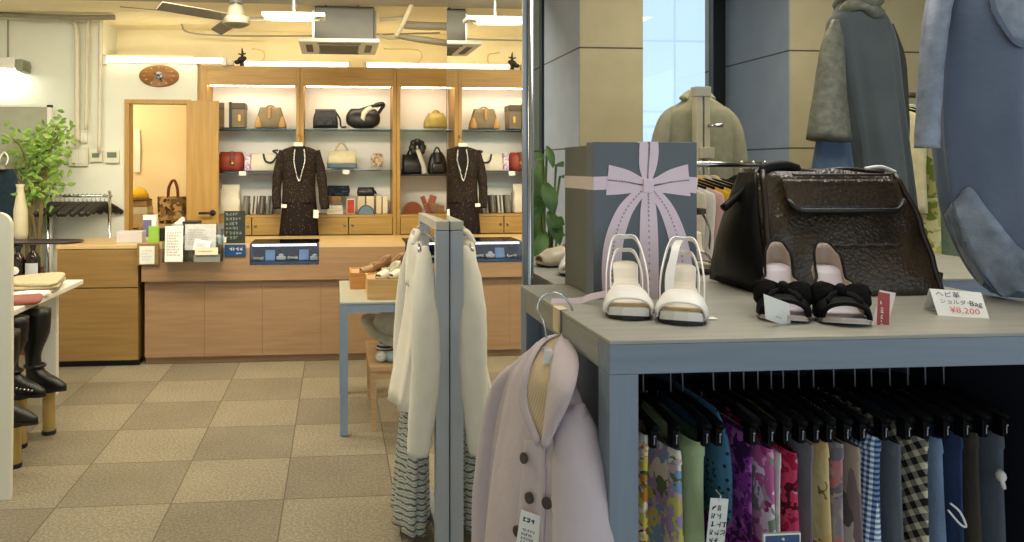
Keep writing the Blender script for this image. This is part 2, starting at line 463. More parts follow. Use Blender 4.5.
struct('column_right_tint', MB().box(PX(790, YC)-.004, PX(790, YC), YC+.004, YG-.03, 0, ZC), M_colside_tint)
struct('column_left', MB().box(PX(580, YC), PX(643, YC), YC, YG+.25, 0, ZC+.1), M_col)
struct('column_right', MB().box(PX(790, YC), 4.4, YC, YG+.25, 0, ZC+.1), M_col)
M_wframe = mat('dark_window_frame', '#20242c', .4, .3)
def window(n, x0, x1, bars):
    f = MB()
    for b in bars: f.box(b[0], b[1], YG-.03, YG+.03, 0, ZC)
    f.box(x0, x1, YG-.03, YG+.03, 0, .12); f.box(x0, x1, YG-.03, YG+.03, ZC-.1, ZC)
    o = struct(n, f, M_wframe); MB().box(x0, x1, YG-.004, YG+.004, .1, ZC-.1).build('window_pane', M_glass, o); return o
window('window_1', 1.2, PX(580, YC)+.05, [(PX(540.5, YG), PX(546, YG))])
window('window_2', PX(643, YC), PX(790, YC)+.05, [(PX(711, YG), PX(723, YG))])
def facade():
    k = NT('pale_facade'); tc = k.n('ShaderNodeTexCoord'); br = k.n('ShaderNodeTexBrick')
    mp = k.n('ShaderNodeMapping'); mp.inputs['Rotation'].default_value = (PI/2, 0, 0); k.l(tc.outputs['Object'], mp.inputs['Vector'])
    k.l(mp.outputs['Vector'], br.inputs['Vector'])
    br.offset = 0; br.inputs['Color1'].default_value = lin('#d3e2f2'); br.inputs['Color2'].default_value = lin('#cbdcee'); br.inputs['Mortar'].default_value = lin('#bccad8')
    br.inputs['Scale'].default_value = 1; br.inputs['Brick Width'].default_value = 1.7; br.inputs['Row Height'].default_value = 1.25; br.inputs['Mortar Size'].default_value = .018
    k.l(br.outputs['Color'], k.b.inputs['Base Color']); k.b.inputs['Roughness'].default_value = .5; return k.m
b = thing('building', 'pale panelled building across the street, seen through the windows', 'building', (6, 13, 0))
MB().box(1.5, 16, 13, 14, -1, 9).build('facade', facade(), b)
MB().box(6.7, 10, 12.9, 13.05, 4.15, 4.6).build('sign_band', mat('dark_sign_band', '#3a4148', .5), b)
struct('ground_outside', MB().box(-10, 25, 4.98, 30, -.25, -.15), mat('pavement', '#b9c0c6', .8))

# ================================================================ display cabinets along the back wall
YF = 6.85
zd0, zd1 = PZ(235, YF), PZ(215, YF)       # drawers
zh0, zh1 = PZ(86, YF), PZ(67, YF)         # header
bays = [(197, 300), (300, 396.5), (396.5, None)]
SH = {0: (129, 172), 1: (129, 170), 2: (129, 175)}
M_strip = emit('cabinet_light_strip', '#fff1d2', 17)
labs = ['golden oak display cabinet partly behind the open door, holding a red bag', 'middle golden oak display cabinet, with a cream bag on its second shelf', 'golden oak display cabinet beside the mirror, holding black backpack and brown clutch']
CAB = []
for i, (a, c) in enumerate(bays):
    X0 = PX(a, YF); X1 = PX(c, YF) if c else 1.09
    t = thing('display_cabinet', labs[i], 'cabinet', ((X0+X1)/2, 7.03, 0), group='built-in display cabinets'); CAB.append(t)
    s = .034; sl = .085 if i == 0 else s
    MB().box(X0+.001, X0+sl, YF, YF+.34, 0, zh1, .003).build('side_panel', M_oak, t)
    MB().box(X1-s, X1-.001, YF, YF+.34, 0, zh1, .003).build('side_panel', M_oak, t)
    MB().box(X0+sl, X1-s, YF, YF+.03, zh0, zh1).box(X0+sl, X1-s, YF+.03, YF+.34, zh0+.02, zh0+.04).build('header', M_oakx, t)
    MB().box(X0+sl, X1-s, YF+.335, YF+.355, .05, zh1).build('back_panel', M_shelfback, t)
    for q, y in enumerate(SH[i]):
        dk = (i == 2 and q == 1)
        MB().box(X0+sl, X1-s, YF+.05, YF+.33, PZ(y, YF+.05)-.008, PZ(y, YF+.05)).build('shelf', mat('dark_shelf_board', '#2b2b30', .4) if dk else M_shelfglass, t)
    MB().box(X0+sl, X1-s, YF+.005, YF+.33, zd1-.02, zd1).build('ledge', M_oakx, t)
    MB().box(X0+sl, X1-s, YF+.03, YF+.05, 0, zd0).build('base_panel', M_oakx, t)
    MB().box(X0+sl+.02, X1-s-.02, YF+.045, YF+.075, zh0-.004, zh0+.016).build('glow_strip', M_strip, t)
    m = (X0+sl+X1-s)/2
    for (u, v, sg) in ((X0+sl, m, 1), (m, X1-s, -1)):
        dr = MB().box(u+.004, v-.004, YF, YF+.3, zd0+.004, zd1-.024, .003).build('drawer', M_oakx, t)
        kx = (v-.035) if sg > 0 else (u+.035)
        MB().sphere((kx, YF-.012, (zd0+zd1)/2), .011).cyl((kx, YF-.01, (zd0+zd1)/2), (kx, YF+.002, (zd0+zd1)/2), .005).build('knob', M_steel, dr, True)

# ================================================================ sales counter
YK, ZK = 5.9, PZ(243, 5.9)
xk0, xk1, xk2 = PX(57, YK), PX(138, YK), PX(144, YK)
zs = PZ(279, YK); zs2 = PZ(285, YK)
t = thing('low_cabinet', 'wide wooden counter cabinet with two drawer fronts, left of the dark gap', 'counter', ((xk0+xk1)/2, 6.2, 0))
MB().box(xk0, xk1, YK+.03, 6.5, .04, ZK-.03).build('carcass', M_ctr2, t)
MB().box(xk0-.01, xk1+.02, YK-.005, 6.55, ZK-.03, ZK, .004).build('counter_top', M_ctrtop, t)
MB().box(xk0, xk1, YK, YK+.03, zs2+.004, ZK-.032, .003).build('drawer_front', M_ctr2, t)
MB().box(xk0, xk1, YK, YK+.03, .05, zs2-.004, .003).build('drawer_front', M_ctr2, t)
MB().box(xk0, xk1, YK+.04, YK+.06, 0, .05).build('plinth', M_dark, t)
t = thing('sales_counter', 'long beech shop counter with panelled front and glass showcase in it', 'counter', (0, 6.2, 0))
xa0, xa1 = PX(250, YK), PX(319, YK); xb0, xb1 = PX(405, YK), PX(452, YK)
xe = 1.09
u = MB()
for (p, q) in ((xk1+.03, xa0), (xa1, xb0), (xb1, xe)): u.box(p, q, YK-.02, 6.5, zs, ZK-.03)
for (p, q) in ((xa0, xa1), (xb0, xb1)): u.box(p, q, YK-.02, 6.5, zs, PZ(264, YK)); u.box(p, q, YK+.36, 6.5, PZ(264, YK), ZK-.03)
u.build('upper_band', M_ctr, t)
u = MB()
for (p, q) in ((xk1+.03, xa0), (xa1, xb0), (xb1, xe)): u.box(p, q, YK-.02, 6.55, ZK-.03, ZK)
for (p, q) in ((xa0, xa1), (xb0, xb1)): u.box(p, q, YK+.34, 6.55, ZK-.03, ZK)
u.build('counter_top', M_ctrtop, t)
u = MB().box(xk2, xe, YK+.05, 6.45, .05, zs)
px = [144, 204, 262, 321, 386, 452]
for p, q in zip(px, px[1:]): u.box(PX(p, YK)+.0008, PX(q, YK)-.0008, YK+.02, YK+.06, .06, zs-.002)
u.build('front_panels', M_ctr, t)
MB().box(xk2, xe, YK+.06, YK+.1, 0, .06).build('plinth', M_ctr, t)
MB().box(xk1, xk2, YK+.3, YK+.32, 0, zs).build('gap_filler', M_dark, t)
# glass showcases let into the counter front
M_navy = mat('navy_velvet', '#23395e', .7, 0, '#1d3050', 6)
M_paleb = mat('pale_blue_card', '#9fc0ea', .7)
for i, (p, q, lab) in enumerate(((xa0, xa1, 'glass showcase with blue lining in the counter front, below the dark dress'), (xb0, xb1, 'glass showcase in the counter behind the white jacket, beside the mirror'))):
    zb, zt = PZ(264, YK), ZK+.004
    t = thing('glass_showcase', lab, 'showcase', ((p+q)/2, YK+.15, zb))
    MB().box(p+.004, q-.004, YK-.015, YK+.33, zb, zb+.012).box(p+.004, q-.004, YK+.32, YK+.33, zb, zt-.01).box(p+.004, p+.012, YK-.015, YK+.33, zb, zt-.01).box(q-.012, q-.004, YK-.015, YK+.33, zb, zt-.01).build('lining', M_navy, t)
    MB().box(p+.02, q-.02, YK+.01, YK+.03, zt-.024, zt-.012).build('glow_strip', emit('showcase_fill_glow', '#f4f4ff', 6), t)  # added glowing strip that brightens the showcase; no lamp known here
    MB().box(p+.004, q-.004, YK-.024, YK-.016, zb, zt).build('front_glass', M_glass, t)
    MB().box(p+.004, q-.004, YK-.02, YK+.33, zt-.008, zt).build('top_glass', glass('dark_top_glass', '#55605c', .35), t)
    wh_ = ['in the showcase below the dark dress', 'in the showcase behind the white jacket'][i]; r = random.Random(3+i); n = 6; L = q-p
    for k in range(n):
        cx_ = p+L*(k+.6)/n; yy = YK+.08+.1*r.random()
        kind = k % 3
        if kind == 0:
            single('bracelet', MB().tube([(cx_+.035*math.cos(v), yy+.025*math.sin(v), zb+.035+.008*math.sin(3*v)) for v in [j*.45 for j in range(15)]], .007, 6), mat('cream_beads', '#e6d9b8', .4), 'cream bead bracelet lying '+wh_, 'bracelet', 'bead bracelets '+wh_, True)
        elif kind == 1:
            single('jewellery_card', MB().obox((cx_, yy+.02, zb+.055), (.075, .012, .085), (-.4, 0, 0), .003), M_paleb, 'pale blue jewellery card propped up '+wh_, 'card', 'jewellery cards '+wh_)
        else:
            single('jewellery_tray', MB().obox((cx_, yy+.01, zb+.035), (.07, .05, .03), (-.2, 0, 0), .006).sphere((cx_, yy, zb+.06), (.02, .012, .012)), M_offw, 'small off-white jewellery tray lying '+wh_, 'tray', 'jewellery trays '+wh_)

# ================================================================ ceiling services
M_tube = emit('tube_glow', '#ffefc4', 14)
zt = PZ(62.5, YF)
for (a, c, dd, lab) in ((107, 223, YW-.03, 'long glowing tube light on the wall above the oval clock'), (245, 348, YF+.1, 'long glowing tube light on top of the shelves above the tan bag'), (367, 500, YF+.1, 'long glowing tube light on the shelves running up to the mirror')):
    x0, x1 = PX(a, dd), min(PX(c, dd), 1.08)
    t = thing('tube_light', lab, 'light', ((x0+x1)/2, dd, zt-.05))
    MB().cyl((x0, dd, zt), (x1, dd, zt), .014, n=12).build('tube', M_tube, t, True)
    MB().box(x0-.03, x1+.03, dd+.016, dd+.05, zt-.03, zt-.0).box(x0-.03, x0, dd-.02, dd+.04, zt-.05, zt+.02).box(x1, x1+.03, dd-.02, dd+.04, zt-.05, zt+.02).build('fitting', M_white, t)
def ceil_fix(x0, x1, y, Y, lab):
    z = PZ(y, Y)
    t = thing('ceiling_light', lab, 'light', ((x0+x1)/2, Y, z))
    MB().box(x0, x1, Y-.02, Y+.14, z+.012, z+.04, .006).build('housing', M_white, t)
    MB().cyl((x0+.02, Y+.02, z), (x1-.08, Y+.02, z), .015).build('tube', M_tube, t, True)
    MB().cyl(((x0+x1)/2, Y+.05, z+.035), ((x0+x1)/2, Y+.05, PZ(5, 5.5)), .012).build('suspension_rod', M_steel, t)
ceil_fix(PX(262, 5.2), PX(325, 5.2), 19, 5.2, 'hanging ceiling light with two glowing tubes, between fan and air conditioner')
M_pipeg0 = mat('dull_grey_bracket', '#7d786b', .6)
# air-conditioning cassette
x0, x1, y0, y1, z = PX(298, 5.6), PX(380, 5.6), 5.6, 6.22, PZ(42, 5.6)
t = thing('air_conditioner', 'square grey ceiling air conditioner with white louvred panel underneath', 'air conditioner', ((x0+x1)/2, 5.9, z))
MB().box(x0+.12, x1-.04, y0+.05, y1-.06, z+.03, ZC-.08, .01).build('body', mat('grey_sheet_metal', '#55534e', .5, .3), t)
MB().box(x0+.1, x0+.118, y0+.1, y1-.1, z+.03, ZC-.1).build('side_bracket', M_steel, t); MB().box(x1-.04, x1-.02, y0+.1, y1-.1, z+.03, ZC-.1).build('side_bracket', M_pipeg0, t)
for q_ in (x0+.2, x1-.15): MB().cyl((q_, 5.9, ZC-.09), (q_, 5.9, ZC+.02), .008).build('suspension_rod', M_steel, t)
MB().box(x0, x1, y0, y1, z, z+.03, .012).build('panel', M_white, t)
g = MB().box(x0+.15, x1-.15, y0+.15, y1-.15, z-.008, z+.002)
for k in range(7): g.box(x0+.16, x1-.16, y0+.17+k*.04, y0+.185+k*.04, z-.014, z-.008)
g.build('grille', mat('grille_grey', '#8a8577', .6), t)
for (a, c, e, f) in ((x0+.14, x1-.14, y0+.05, y0+.1), (x0+.14, x1-.14, y1-.1, y1-.05), (x0+.05, x0+.1, y0+.14, y1-.14), (x1-.1, x1-.05, y0+.14, y1-.14)):
    MB().box(a, c, e, f, z-.004, z+.002).build('louvre', mat('louvre_slot', '#6d685c', .6), t)
# ceiling fan
c = P(236, 19, 5.25)
t = thing('ceiling_fan', 'grey three-bladed ceiling fan hanging left of the lights', 'fan', (c.x, c.y, c.z-.06))
MB().lathe((c.x, c.y, c.z), [(.0, -.06), (.055, -.055), (.09, -.035), (.096, .0), (.09, .014), (.062, .022), (.056, .06), (.045, .09), (.02, .1), (.0, .1)], 24).build('motor_housing', mat('fan_grey', '#7d7868', .5), t, 40)
MB().cyl((c.x, c.y, c.z+.07), (c.x, c.y, PZ(5, 5.5)), .013).lathe((c.x, c.y, ZC-.16), [(.0, 0), (.05, .0), (.035, .05), (.0, .05)]).build('down_rod', M_steel, t)
for ang in (-4, 112, 222):
    a = math.radians(ang); u_ = Vector((math.cos(a), math.sin(a), 0)); v_ = Vector((-u_.y, u_.x, 0)); b = MB()
    L = .5; rings = []
    for q in range(7):
        f = q/6; r_ = .07+L*f; ww = .028+.018*min(1, f*3)-.008*f; p = c+u_*r_+Vector((0, 0, .005)); tl = Vector((0, 0, .018))
        rings.append([p+v_*ww+tl, p-v_*ww-tl, p-v_*ww-tl-Vector((0, 0, .006)), p+v_*ww+tl-Vector((0, 0, .006))])
    b.loft(rings).build('blade', mat('fan_blade_grey', '#655f53', .6), t)
# pipes and ducts
M_pipe = mat('painted_pipe', '#d9d2bd', .5); M_pipeg = mat('grey_duct', '#97917f', .5)
def pipe(pts, r, lab, m=M_pipe, name='conduit_pipe', n=10): return single(name, MB().tube(catmull([tuple(p) for p in pts], 6), r, n), m, lab, 'pipe', None, True)
pipe([P(404, 25, 5.9), P(425, 26, 5.9), PX(470, 5.9)*Vector((1, 0, 0))+Vector((0, 5.9, P(470, 27, 5.9).z))], .032, 'grey horizontal duct near the ceiling between air conditioner and mirror', M_pipeg)
single('fan_blade_duct', MB().tube([P(396, 36, 5.7), P(425, 40, 5.75), P(452, 44, 5.8)], [.03, .045, .04], 12, sq=.6), M_pipeg, 'tapered grey duct piece below the horizontal duct, near the mirror', 'duct', None, True)
pipe([P(412, 4, 5.45), P(404, 22, 5.52), P(396, 36, 5.6)], .018, 'short pale diagonal pipe dropping from the beam beside the mirror', mat('dull_cream_pipe', '#b5ab90', .6))
pipe([P(380, 20, 6.0), P(392, 19, 6.0), P(404, 17, 6.0)], .014, 'thin pipe running right from the top of the air conditioner')
pipe([P(378, 34, 6.0), P(388, 38, 6.0), P(400, 38, 6.0)], .012, 'thin curved pipe below the one from the air conditioner')
pipe([Vector((-3.75, 6.5, PZ(16.5, 6.5))), P(40, 16.5, 6.5), P(115, 17.5, 6.5)], .022, 'horizontal conduit high along the pale left wall', M_pipeg)
pipe([P(60, 19, 6.72), P(70, 21, 6.72), P(76, 28, 6.72), P(77, 60, 6.72), P(77, 146, 6.72)], .022, 'bent conduit curving down the left wall, leftmost of the vertical pipes')
pipe([P(87, 18, 6.72), P(87, 60, 6.72), P(86, 130, 6.72)], .016, 'slim vertical conduit on the left wall above the small switch box')
pipe([P(100, 18, 6.72), P(100, 60, 6.72), P(99, 152, 6.72)], .016, 'vertical conduit on the left wall just left of the oval clock')
pipe([P(120, 6, 6.2), P(165, 10, 6.3), P(222, 16, 6.2)], .010, 'thin ceiling pipe running behind the fan', M_pipeg)
pipe([P(163, 6, 6.9), P(180, 22, 6.9), P(197, 34, 6.9), P(300, 36, 6.9), P(440, 33, 6.9)], .008, 'thin cable sloping down then along the top of the back wall', M_pipeg)
for (xx, lab) in ((257, 'thin wire wall ornament standing above the tan bag'), (416, 'thin wire wall ornament above the cabinet beside the mirror')):
    q = P(xx, 60, 7.1)
    single('wire_ornament', MB().tube(catmull([(q.x-.3 if xx > 300 else q.x-.02, 7.15, q.z+.11), (q.x-.05, 7.15, q.z+.11), (q.x+.05, 7.15, q.z+.09), (q.x+.06, 7.15, q.z+.02), (q.x, 7.15, q.z-.03)], 5), .006, 6).lathe((q.x, 7.15, q.z-.06), [(.0, .03), (.05, .0), (.055, -.01), (.0, -.01)]), mat('pale_brass', '#d8c48e', .4, .3), lab, 'ornament', None, True)
q = P(242, 66, 6.9)
single('bird_ornament', MB().cyl((q.x, q.y, q.z), (q.x, q.y, q.z+.05), .02, .012).sphere((q.x, q.y, q.z+.06), (.045, .03, .028), rot=(0, -.3, 0)).sphere((q.x-.04, q.y, q.z+.035), (.03, .02, .02)).tube([(q.x+.0, q.y, q.z+.07), (q.x+.005, q.y, q.z+.11), (q.x, q.y, q.z+.16)], [.012, .012, .004]).tube([(q.x-.035, q.y, q.z+.11), (q.x, q.y, q.z+.1), (q.x+.035, q.y, q.z+.115)], [.005, .01, .005]), M_black, 'small dark cross-shaped ornament on top of the shelves between tube lights', 'ornament', None, True)
q = P(229, 66, 6.9); single('power_adapter', MB().box(q.x-.04, q.x+.04, 6.86, 6.93, q.z, q.z+.05, .008), M_white, 'small white adapter box on top of the shelves beside the dark ornament', 'adapter')
# things on the left wall
q = P(159.5, 76, YW)
t = thing('wall_clock', 'oval brown wooden wall clock with silver centre above the doorway', 'clock', (q.x, YW, q.z-.1))
R = Matrix.Rotation(PI/2, 4, 'X') @ Matrix.Diagonal((1.0, .57, 1, 1))
MB().lathe((q.x, YW-.001, q.z), [(.0, 0), (.17, .0), (.172, .012), (.16, .022), (.0, .026)], 36, R).build('face', wood('clock_walnut', '#9a6a34', '#7f5426', 'x', 7), t, 50)
MB().lathe((q.x, YW-.026, q.z), [(.0, 0), (.034, .0), (.03, .006), (.0, .008)], 20, Matrix.Rotation(PI/2, 4, 'X')).build('dial_centre', M_steel, t, True)
mk = MB()
for k in range(12):
    a = k*PI/6; mk.obox((q.x+.125*math.cos(a), YW-.027, q.z+.071*math.sin(a)), (.016, .004, .006), (0, -a, 0))
mk.build('hour_marks', mat('brass_marks', '#c9a05a', .4, .4), t)
MB().obox((q.x+.012, YW-.036, q.z-.02), (.01, .003, .07), (0, -.4, 0)).obox((q.x-.02, YW-.036, q.z+.01), (.05, .003, .008), (0, .5, 0)).build('hands', M_ink, t)
for (x0, y0, x1, y1, nm, lab, cat, dark) in ((70, 147, 89, 166, 'switch_box', 'large cream switch box on the left wall, with covered buttons', 'switch box', 0), (81, 131, 88, 143, 'junction_box', 'small cream junction box at the foot of a slim conduit', 'box', 0), (91, 151, 103, 162, 'intercom_panel', 'small grey and cream control panel between switch box and thermostat', 'control panel', 1), (106, 150, 120, 163, 'thermostat', 'white wall thermostat with dark display beside the doorway', 'thermostat', 1)):
    a, c = P(x0, y0, YW), P(x1, y1, YW)
    t = thing(nm, lab, cat, ((a.x+c.x)/2, YW, c.z))
    MB().box(a.x, c.x, YW-.035, YW, c.z, a.z, .006).build('casing', M_offw, t)
    if dark: MB().box(a.x+.02, c.x-.02, YW-.039, YW-.034, (a.z+c.z)/2-.01, a.z-.02).build('display', mat('display_grey', '#6f7a6a', .4), t)
    else: MB().box(a.x+.03*(c.x-a.x)/.17, (a.x+c.x)/2-.004, YW-.04, YW-.034, c.z+.02, a.z-.02, .002).box((a.x+c.x)/2+.004, c.x-.03*(c.x-a.x)/.17, YW-.04, YW-.034, c.z+.02, a.z-.02, .002).build('button', M_white, t)
a, c = P(-18, 57, 6.6), P(14, 72, 6.6)
t = thing('wall_lamp', 'white box wall lamp glowing at the left edge of the pale wall', 'lamp', ((a.x+c.x)/2, YW, c.z))
MB().box(a.x, c.x, 6.6, 6.75, c.z+.03, a.z, .008).build('lamp_shade', M_white, t)
MB().box(a.x+.01, c.x-.01, 6.61, 6.74, c.z+.012, c.z+.03).build('diffuser', emit('lamp_diffuser', '#f6fbe8', 15), t)
MB().box(c.x, c.x+.06, 6.62, 6.8, c.z+.01, a.z-.01, .01).cyl((c.x+.06, 6.7, c.z+.06), (c.x+.09, 6.7, c.z+.06), .03).build('end_bracket', mat('bracket_olive', '#8f9079', .5), t)
pipe([P(8, 20, 6.7), P(8, 40, 6.7), P(8, 57, 6.7)], .008, 'thin rod holding the glowing wall lamp', M_pipeg)
# ================================================================ bags and goods on the cabinet shelves
def rrect(c, hx, hy, z, n=28, e=.35):
    out = []
    for k in range(n):
        t = 2*PI*k/n; ct, st = math.cos(t), math.sin(t)
        out.append(Vector((c[0]+hx*math.copysign(abs(ct)**e, ct), c[1]+hy*math.copysign(abs(st)**e, st), c[2]+z)))
    return out
def bag_body(c, prof, e=.4, sag=.0, seed=0, skew=0):
    """prof: (z, half width, half depth)"""
    r = random.Random(seed); mb = MB(); rings = []
    for z, hx, hy in catmull(prof, 3):
        rg = rrect(c, max(hx, .002), max(hy, .002), z, e=e)
        for k, v in enumerate(rg): v.x += skew*z+sag*math.sin(9*z/.2+k*.6)*.5; v.y += sag*math.sin(k*1.7+z*40)
        rings.append(rg)
    return mb.loft(rings)
def arc(c, w, h, y=0, n=12, p=.8): return [Vector((c[0]-w+2*w*i/n, c[1]+y, c[2]+h*max(0, math.sin(PI*i/n))**p)) for i in range(n+1)]
YS = 7.02
def sh_dim(x0, x1, y0, y1, d=YS):
    a = P(x0, y1, d); b_ = P(x1, y0, d); return (a.x+b_.x)/2, (b_.x-a.x)/2, a.z, b_.z-a.z
M_tan = mat('tan_leather', '#a8824e', .5, 0, '#8d6a3c', 10, bump=.1)
M_taupe = mat('taupe_leather', '#8a7a5c', .5, 0, '#75664b', 10, bump=.1)
M_tancorner = mat('light_tan_leather', '#c79a5c', .5)
M_red = mat('brick_red_leather', '#a2402f', .5, 0, '#8c3326', 10, bump=.1)
M_rbrown = mat('red_brown_leather', '#7c3a26', .5)
M_cream = mat('cream_leather', '#e9e2d0', .5, 0, '#dfd6c2', 10, bump=.08)
M_blk = mat('black_leather', '#211f21', .4, 0, '#181719', 10, bump=.12)
M_dgrey = mat('dark_grey_leather', '#4d4a47', .5, 0, '#3f3d3b', 10)
M_blueg = mat('blue_grey_leather', '#6d8498', .5)
M_gold = mat('gold_green_leather', '#b5a45c', .42, .15, '#9d8d49', 12, bump=.1)
M_brass = mat('brass', '#c5a04e', .3, .9)
M_silver = mat('silver_chain', '#c9cacc', .25, .9)

# bay 1 top: boxy dark trunk bag, tan handbag
x, hw, z, h = sh_dim(220, 246, 103, 128)
t = thing('trunk_bag', 'boxy grey-brown trunk bag with dark straps on the top shelf, beside the door', 'bag', (x, YS, z))
MB().box(x-hw, x+hw, YS-.09, YS+.09, z, z+h*.78, .008).build('body', M_taupe, t)
MB().box(x-hw-.004, x+hw+.004, YS-.095, YS+.095, z+h*.72, z+h*.98, .01).build('lid', mat('dark_taupe', '#5d5140', .5), t)
MB().box(x-hw*.55, x-hw*.2, YS-.1, YS-.085, z, z+h*.97).build('white_panel', M_cream, t)
MB().box(x-hw*.2, x+hw*.02, YS-.102, YS-.088, z, z+h).build('strap', M_blk, t)
MB().box(x+hw*.5, x+hw*.7, YS-.1, YS-.088, z+h*.25, z+h*.5).build('clasp', M_brass, t)
x, hw, z, h = sh_dim(255, 286, 106, 128)
t = thing('tan_handbag', 'tan and taupe flared handbag on the top shelf of the left cabinet', 'handbag', (x, YS, z))
bag_body((x, YS, z), [(0, hw, .07), (h*.3, hw*.93, .075), (h*.8, hw*.72, .045), (h*.93, hw*.66, .03)], sag=.003).build('body', M_taupe, t, True)
for s in (-1, 1):
    bag_body((x+s*hw*.78, YS-.012, z), [(0, hw*.25, .068), (h*.25, hw*.2, .07), (h*.5, hw*.06, .055)], seed=s).build('corner_patch', M_tancorner, t, True)
MB().tube(arc((x, YS, z+h*.84), hw*.38, h*.17), .008).build('handle', M_tan, t, True)
MB().box(x-hw*.12, x+hw*.06, YS-.085, YS-.05, z+h*.4, z+h*.92, .006).build('tab', M_tancorner, t)
# bay 1 middle: red satchel, pink and white purse, white handbag
x, hw, z, h = sh_dim(219, 244, 151, 171)
t = thing('red_bag', 'brick red leather shoulder bag with brown straps, lying on the middle shelf', 'handbag', (x, YS, z))
bag_body((x, YS, z), [(0, hw*.85, .07), (h*.2, hw, .085), (h*.7, hw, .08), (h*.95, hw*.85, .05)], e=.55).build('body', M_red, t, True)
MB().box(x-hw*.02, x+hw*.32, YS-.094, YS-.06, z+h*.1, z+h*.97, .006).build('strap', M_rbrown, t)
MB().lathe((x+hw*.15, YS-.096, z+h*.4), [(.0, 0), (.02, .0), (.018, .006), (0, .007)], 16, Matrix.Rotation(PI/2, 4, 'X')).build('buckle', M_brass, t, True)
x, hw, z, h = sh_dim(245, 251, 152, 171)
single('pink_purse', MB().box(x-hw, x+hw, YS-.05, YS+.06, z, z+h*.95, .006), blotch('pink_white_print', ['#c89ac4', '#efe3ea', '#b57fb8', '#f4eef0'], 60), 'slim pink and white patterned purse between red bag and white handbag', 'purse')
x, hw, z, h = sh_dim(251, 280, 153, 171)
t = thing('white_handbag', 'white rectangular handbag with dark looped strap on the middle shelf', 'handbag', (x, YS, z))
bag_body((x, YS, z), [(0, hw, .05), (h*.4, hw, .055), (h*.9, hw*.97, .03), (h*.96, hw*.95, .02)], e=.25).build('body', M_cream, t, True)
MB().tube(catmull([(x-hw*.1, YS-.06, z+h*.95), (x+hw*.05, YS-.07, z+h*.55), (x+hw*.5, YS-.07, z+h*.5), (x+hw*.85, YS-.06, z+h*.9), (x+hw*.55, YS-.05, z+h*1.1), (x+hw*.9, YS-.04, z+h*1.15)], 5), .009, 6).build('strap', M_blk, t, True)
# bay 1 bottom: cushion bag, row of grey wallets
x, hw, z, h = sh_dim(219, 241, 183, 214)
t = thing('white_tote', 'tall white slouching tote bag standing at the left of the wallets', 'bag', (x, YS, z))
bag_body((x, YS, z), [(0, hw, .08), (h*.3, hw*.97, .085), (h*.65, hw*.85, .05), (h*.95, hw*.8, .015)], e=.35, sag=.006, skew=.03).build('body', M_cream, t, True)
gw = [('#77736c', '#67635d'), ('#c9c6bb', '#bdb9ae'), ('#4e4b48', '#3f3d3b'), ('#8a8983', '#7b7a74'), ('#5d5a56', '#4c4a46'), ('#a9a8a2', '#9a9992')]
wl = ['leftmost in the row of upright wallets under the white handbag', 'pale cream, second in the row of upright wallets', 'dark charcoal, third in the row of upright wallets', 'mid grey, last of the row beside the dark dress']
for k in range(4):
    x, hw, z, h = sh_dim(243+k*8, 249.5+k*8, 195, 214)
    t = thing('wallet', 'upright leather wallet, '+wl[k], 'wallet', (x, YS, z), group='upright wallets under the white handbag')
    R = Matrix.Rotation(.08, 4, 'Y'); m_ = mat('wallet_%d' % k, gw[k][0], .5, 0, gw[k][1], 12)
    MB().obox((x, YS, z+h*.48), (hw*1.7, .1, h*.95), R, .004).build('cover', m_, t)
    MB().obox((x, YS-.052, z+h*.5), (hw*.5, .004, h*.9), R).build('spine_trim', mat('wallet_trim_%d' % (k % 2), ['#8f8a80', '#4a4845'][k % 2], .5), t)
# bay 2 top: black satchel and shoulder bag
x, hw, z, h = sh_dim(313, 338, 110, 128)
t = thing('black_satchel', 'black flap satchel with pocket and trailing strap on the top shelf', 'handbag', (x, YS, z))
bag_body((x, YS, z), [(0, hw, .06), (h*.5, hw*.98, .065), (h*.9, hw*.82, .04), (h, hw*.78, .025)], e=.3).build('body', M_blk, t, True)
MB().grid(lambda u, v: Vector((x-hw*.82+hw*1.64*u, YS-.07-.004*math.sin(PI*u)+.02*(v > .9), z+h*(.55+.47*v))), 6, 4).build('flap', mat('black_leather_flap', '#2c2a2b', .35), t, True)
MB().box(x-hw*.6, x-hw*.1, YS-.078, YS-.06, z+h*.12, z+h*.48, .006).box(x+hw*.1, x+hw*.6, YS-.078, YS-.06, z+h*.12, z+h*.48, .006).build('pocket', M_blk, t)
MB().tube(catmull([(x+hw*.8, YS, z+h*.9), (x+hw*1.15, YS-.02, z+h*.5), (x+hw*1.25, YS-.03, z+.012), (x+hw*1.65, YS-.05, z+.01)], 5), .009, 6).build('strap', M_blk, t, True)
x, hw, z, h = sh_dim(346, 380, 106, 128)
t = thing('black_shoulder_bag', 'black rounded shoulder bag with white cloth tied to its strap', 'handbag', (x, YS, z))
bag_body((x, YS, z), [(0, hw*.6, .06), (h*.2, hw*.95, .08), (h*.55, hw, .075), (h*.8, hw*.8, .045), (h*.87, hw*.7, .02)], e=.7, sag=.003).build('body', M_blk, t, True)
MB().tube(catmull([(x-hw*.4, YS-.02, z+h*.75), (x+hw*.2, YS-.03, z+h*.9), (x+hw*.75, YS-.03, z+h*1.02), (x+hw*1.15, YS-.02, z+h*1.07), (x+hw*1.1, YS-.01, z+h*.9), (x+hw*.85, YS, z+h*.6)], 5), [.014]*10+[.022]*10+[.016]*6, 8).build('strap', M_blk, t, True)
MB().ribbon(catmull([(x-hw*.05, YS-.09, z+h*.35), (x+hw*.05, YS-.08, z+h*.65), (x+hw*.35, YS-.05, z+h*.85), (x+hw*.55, YS-.045, z+h*.9)], 5), .045, .006, (.8, 0, -.6)).build('tied_cloth', M_cream, t, True)
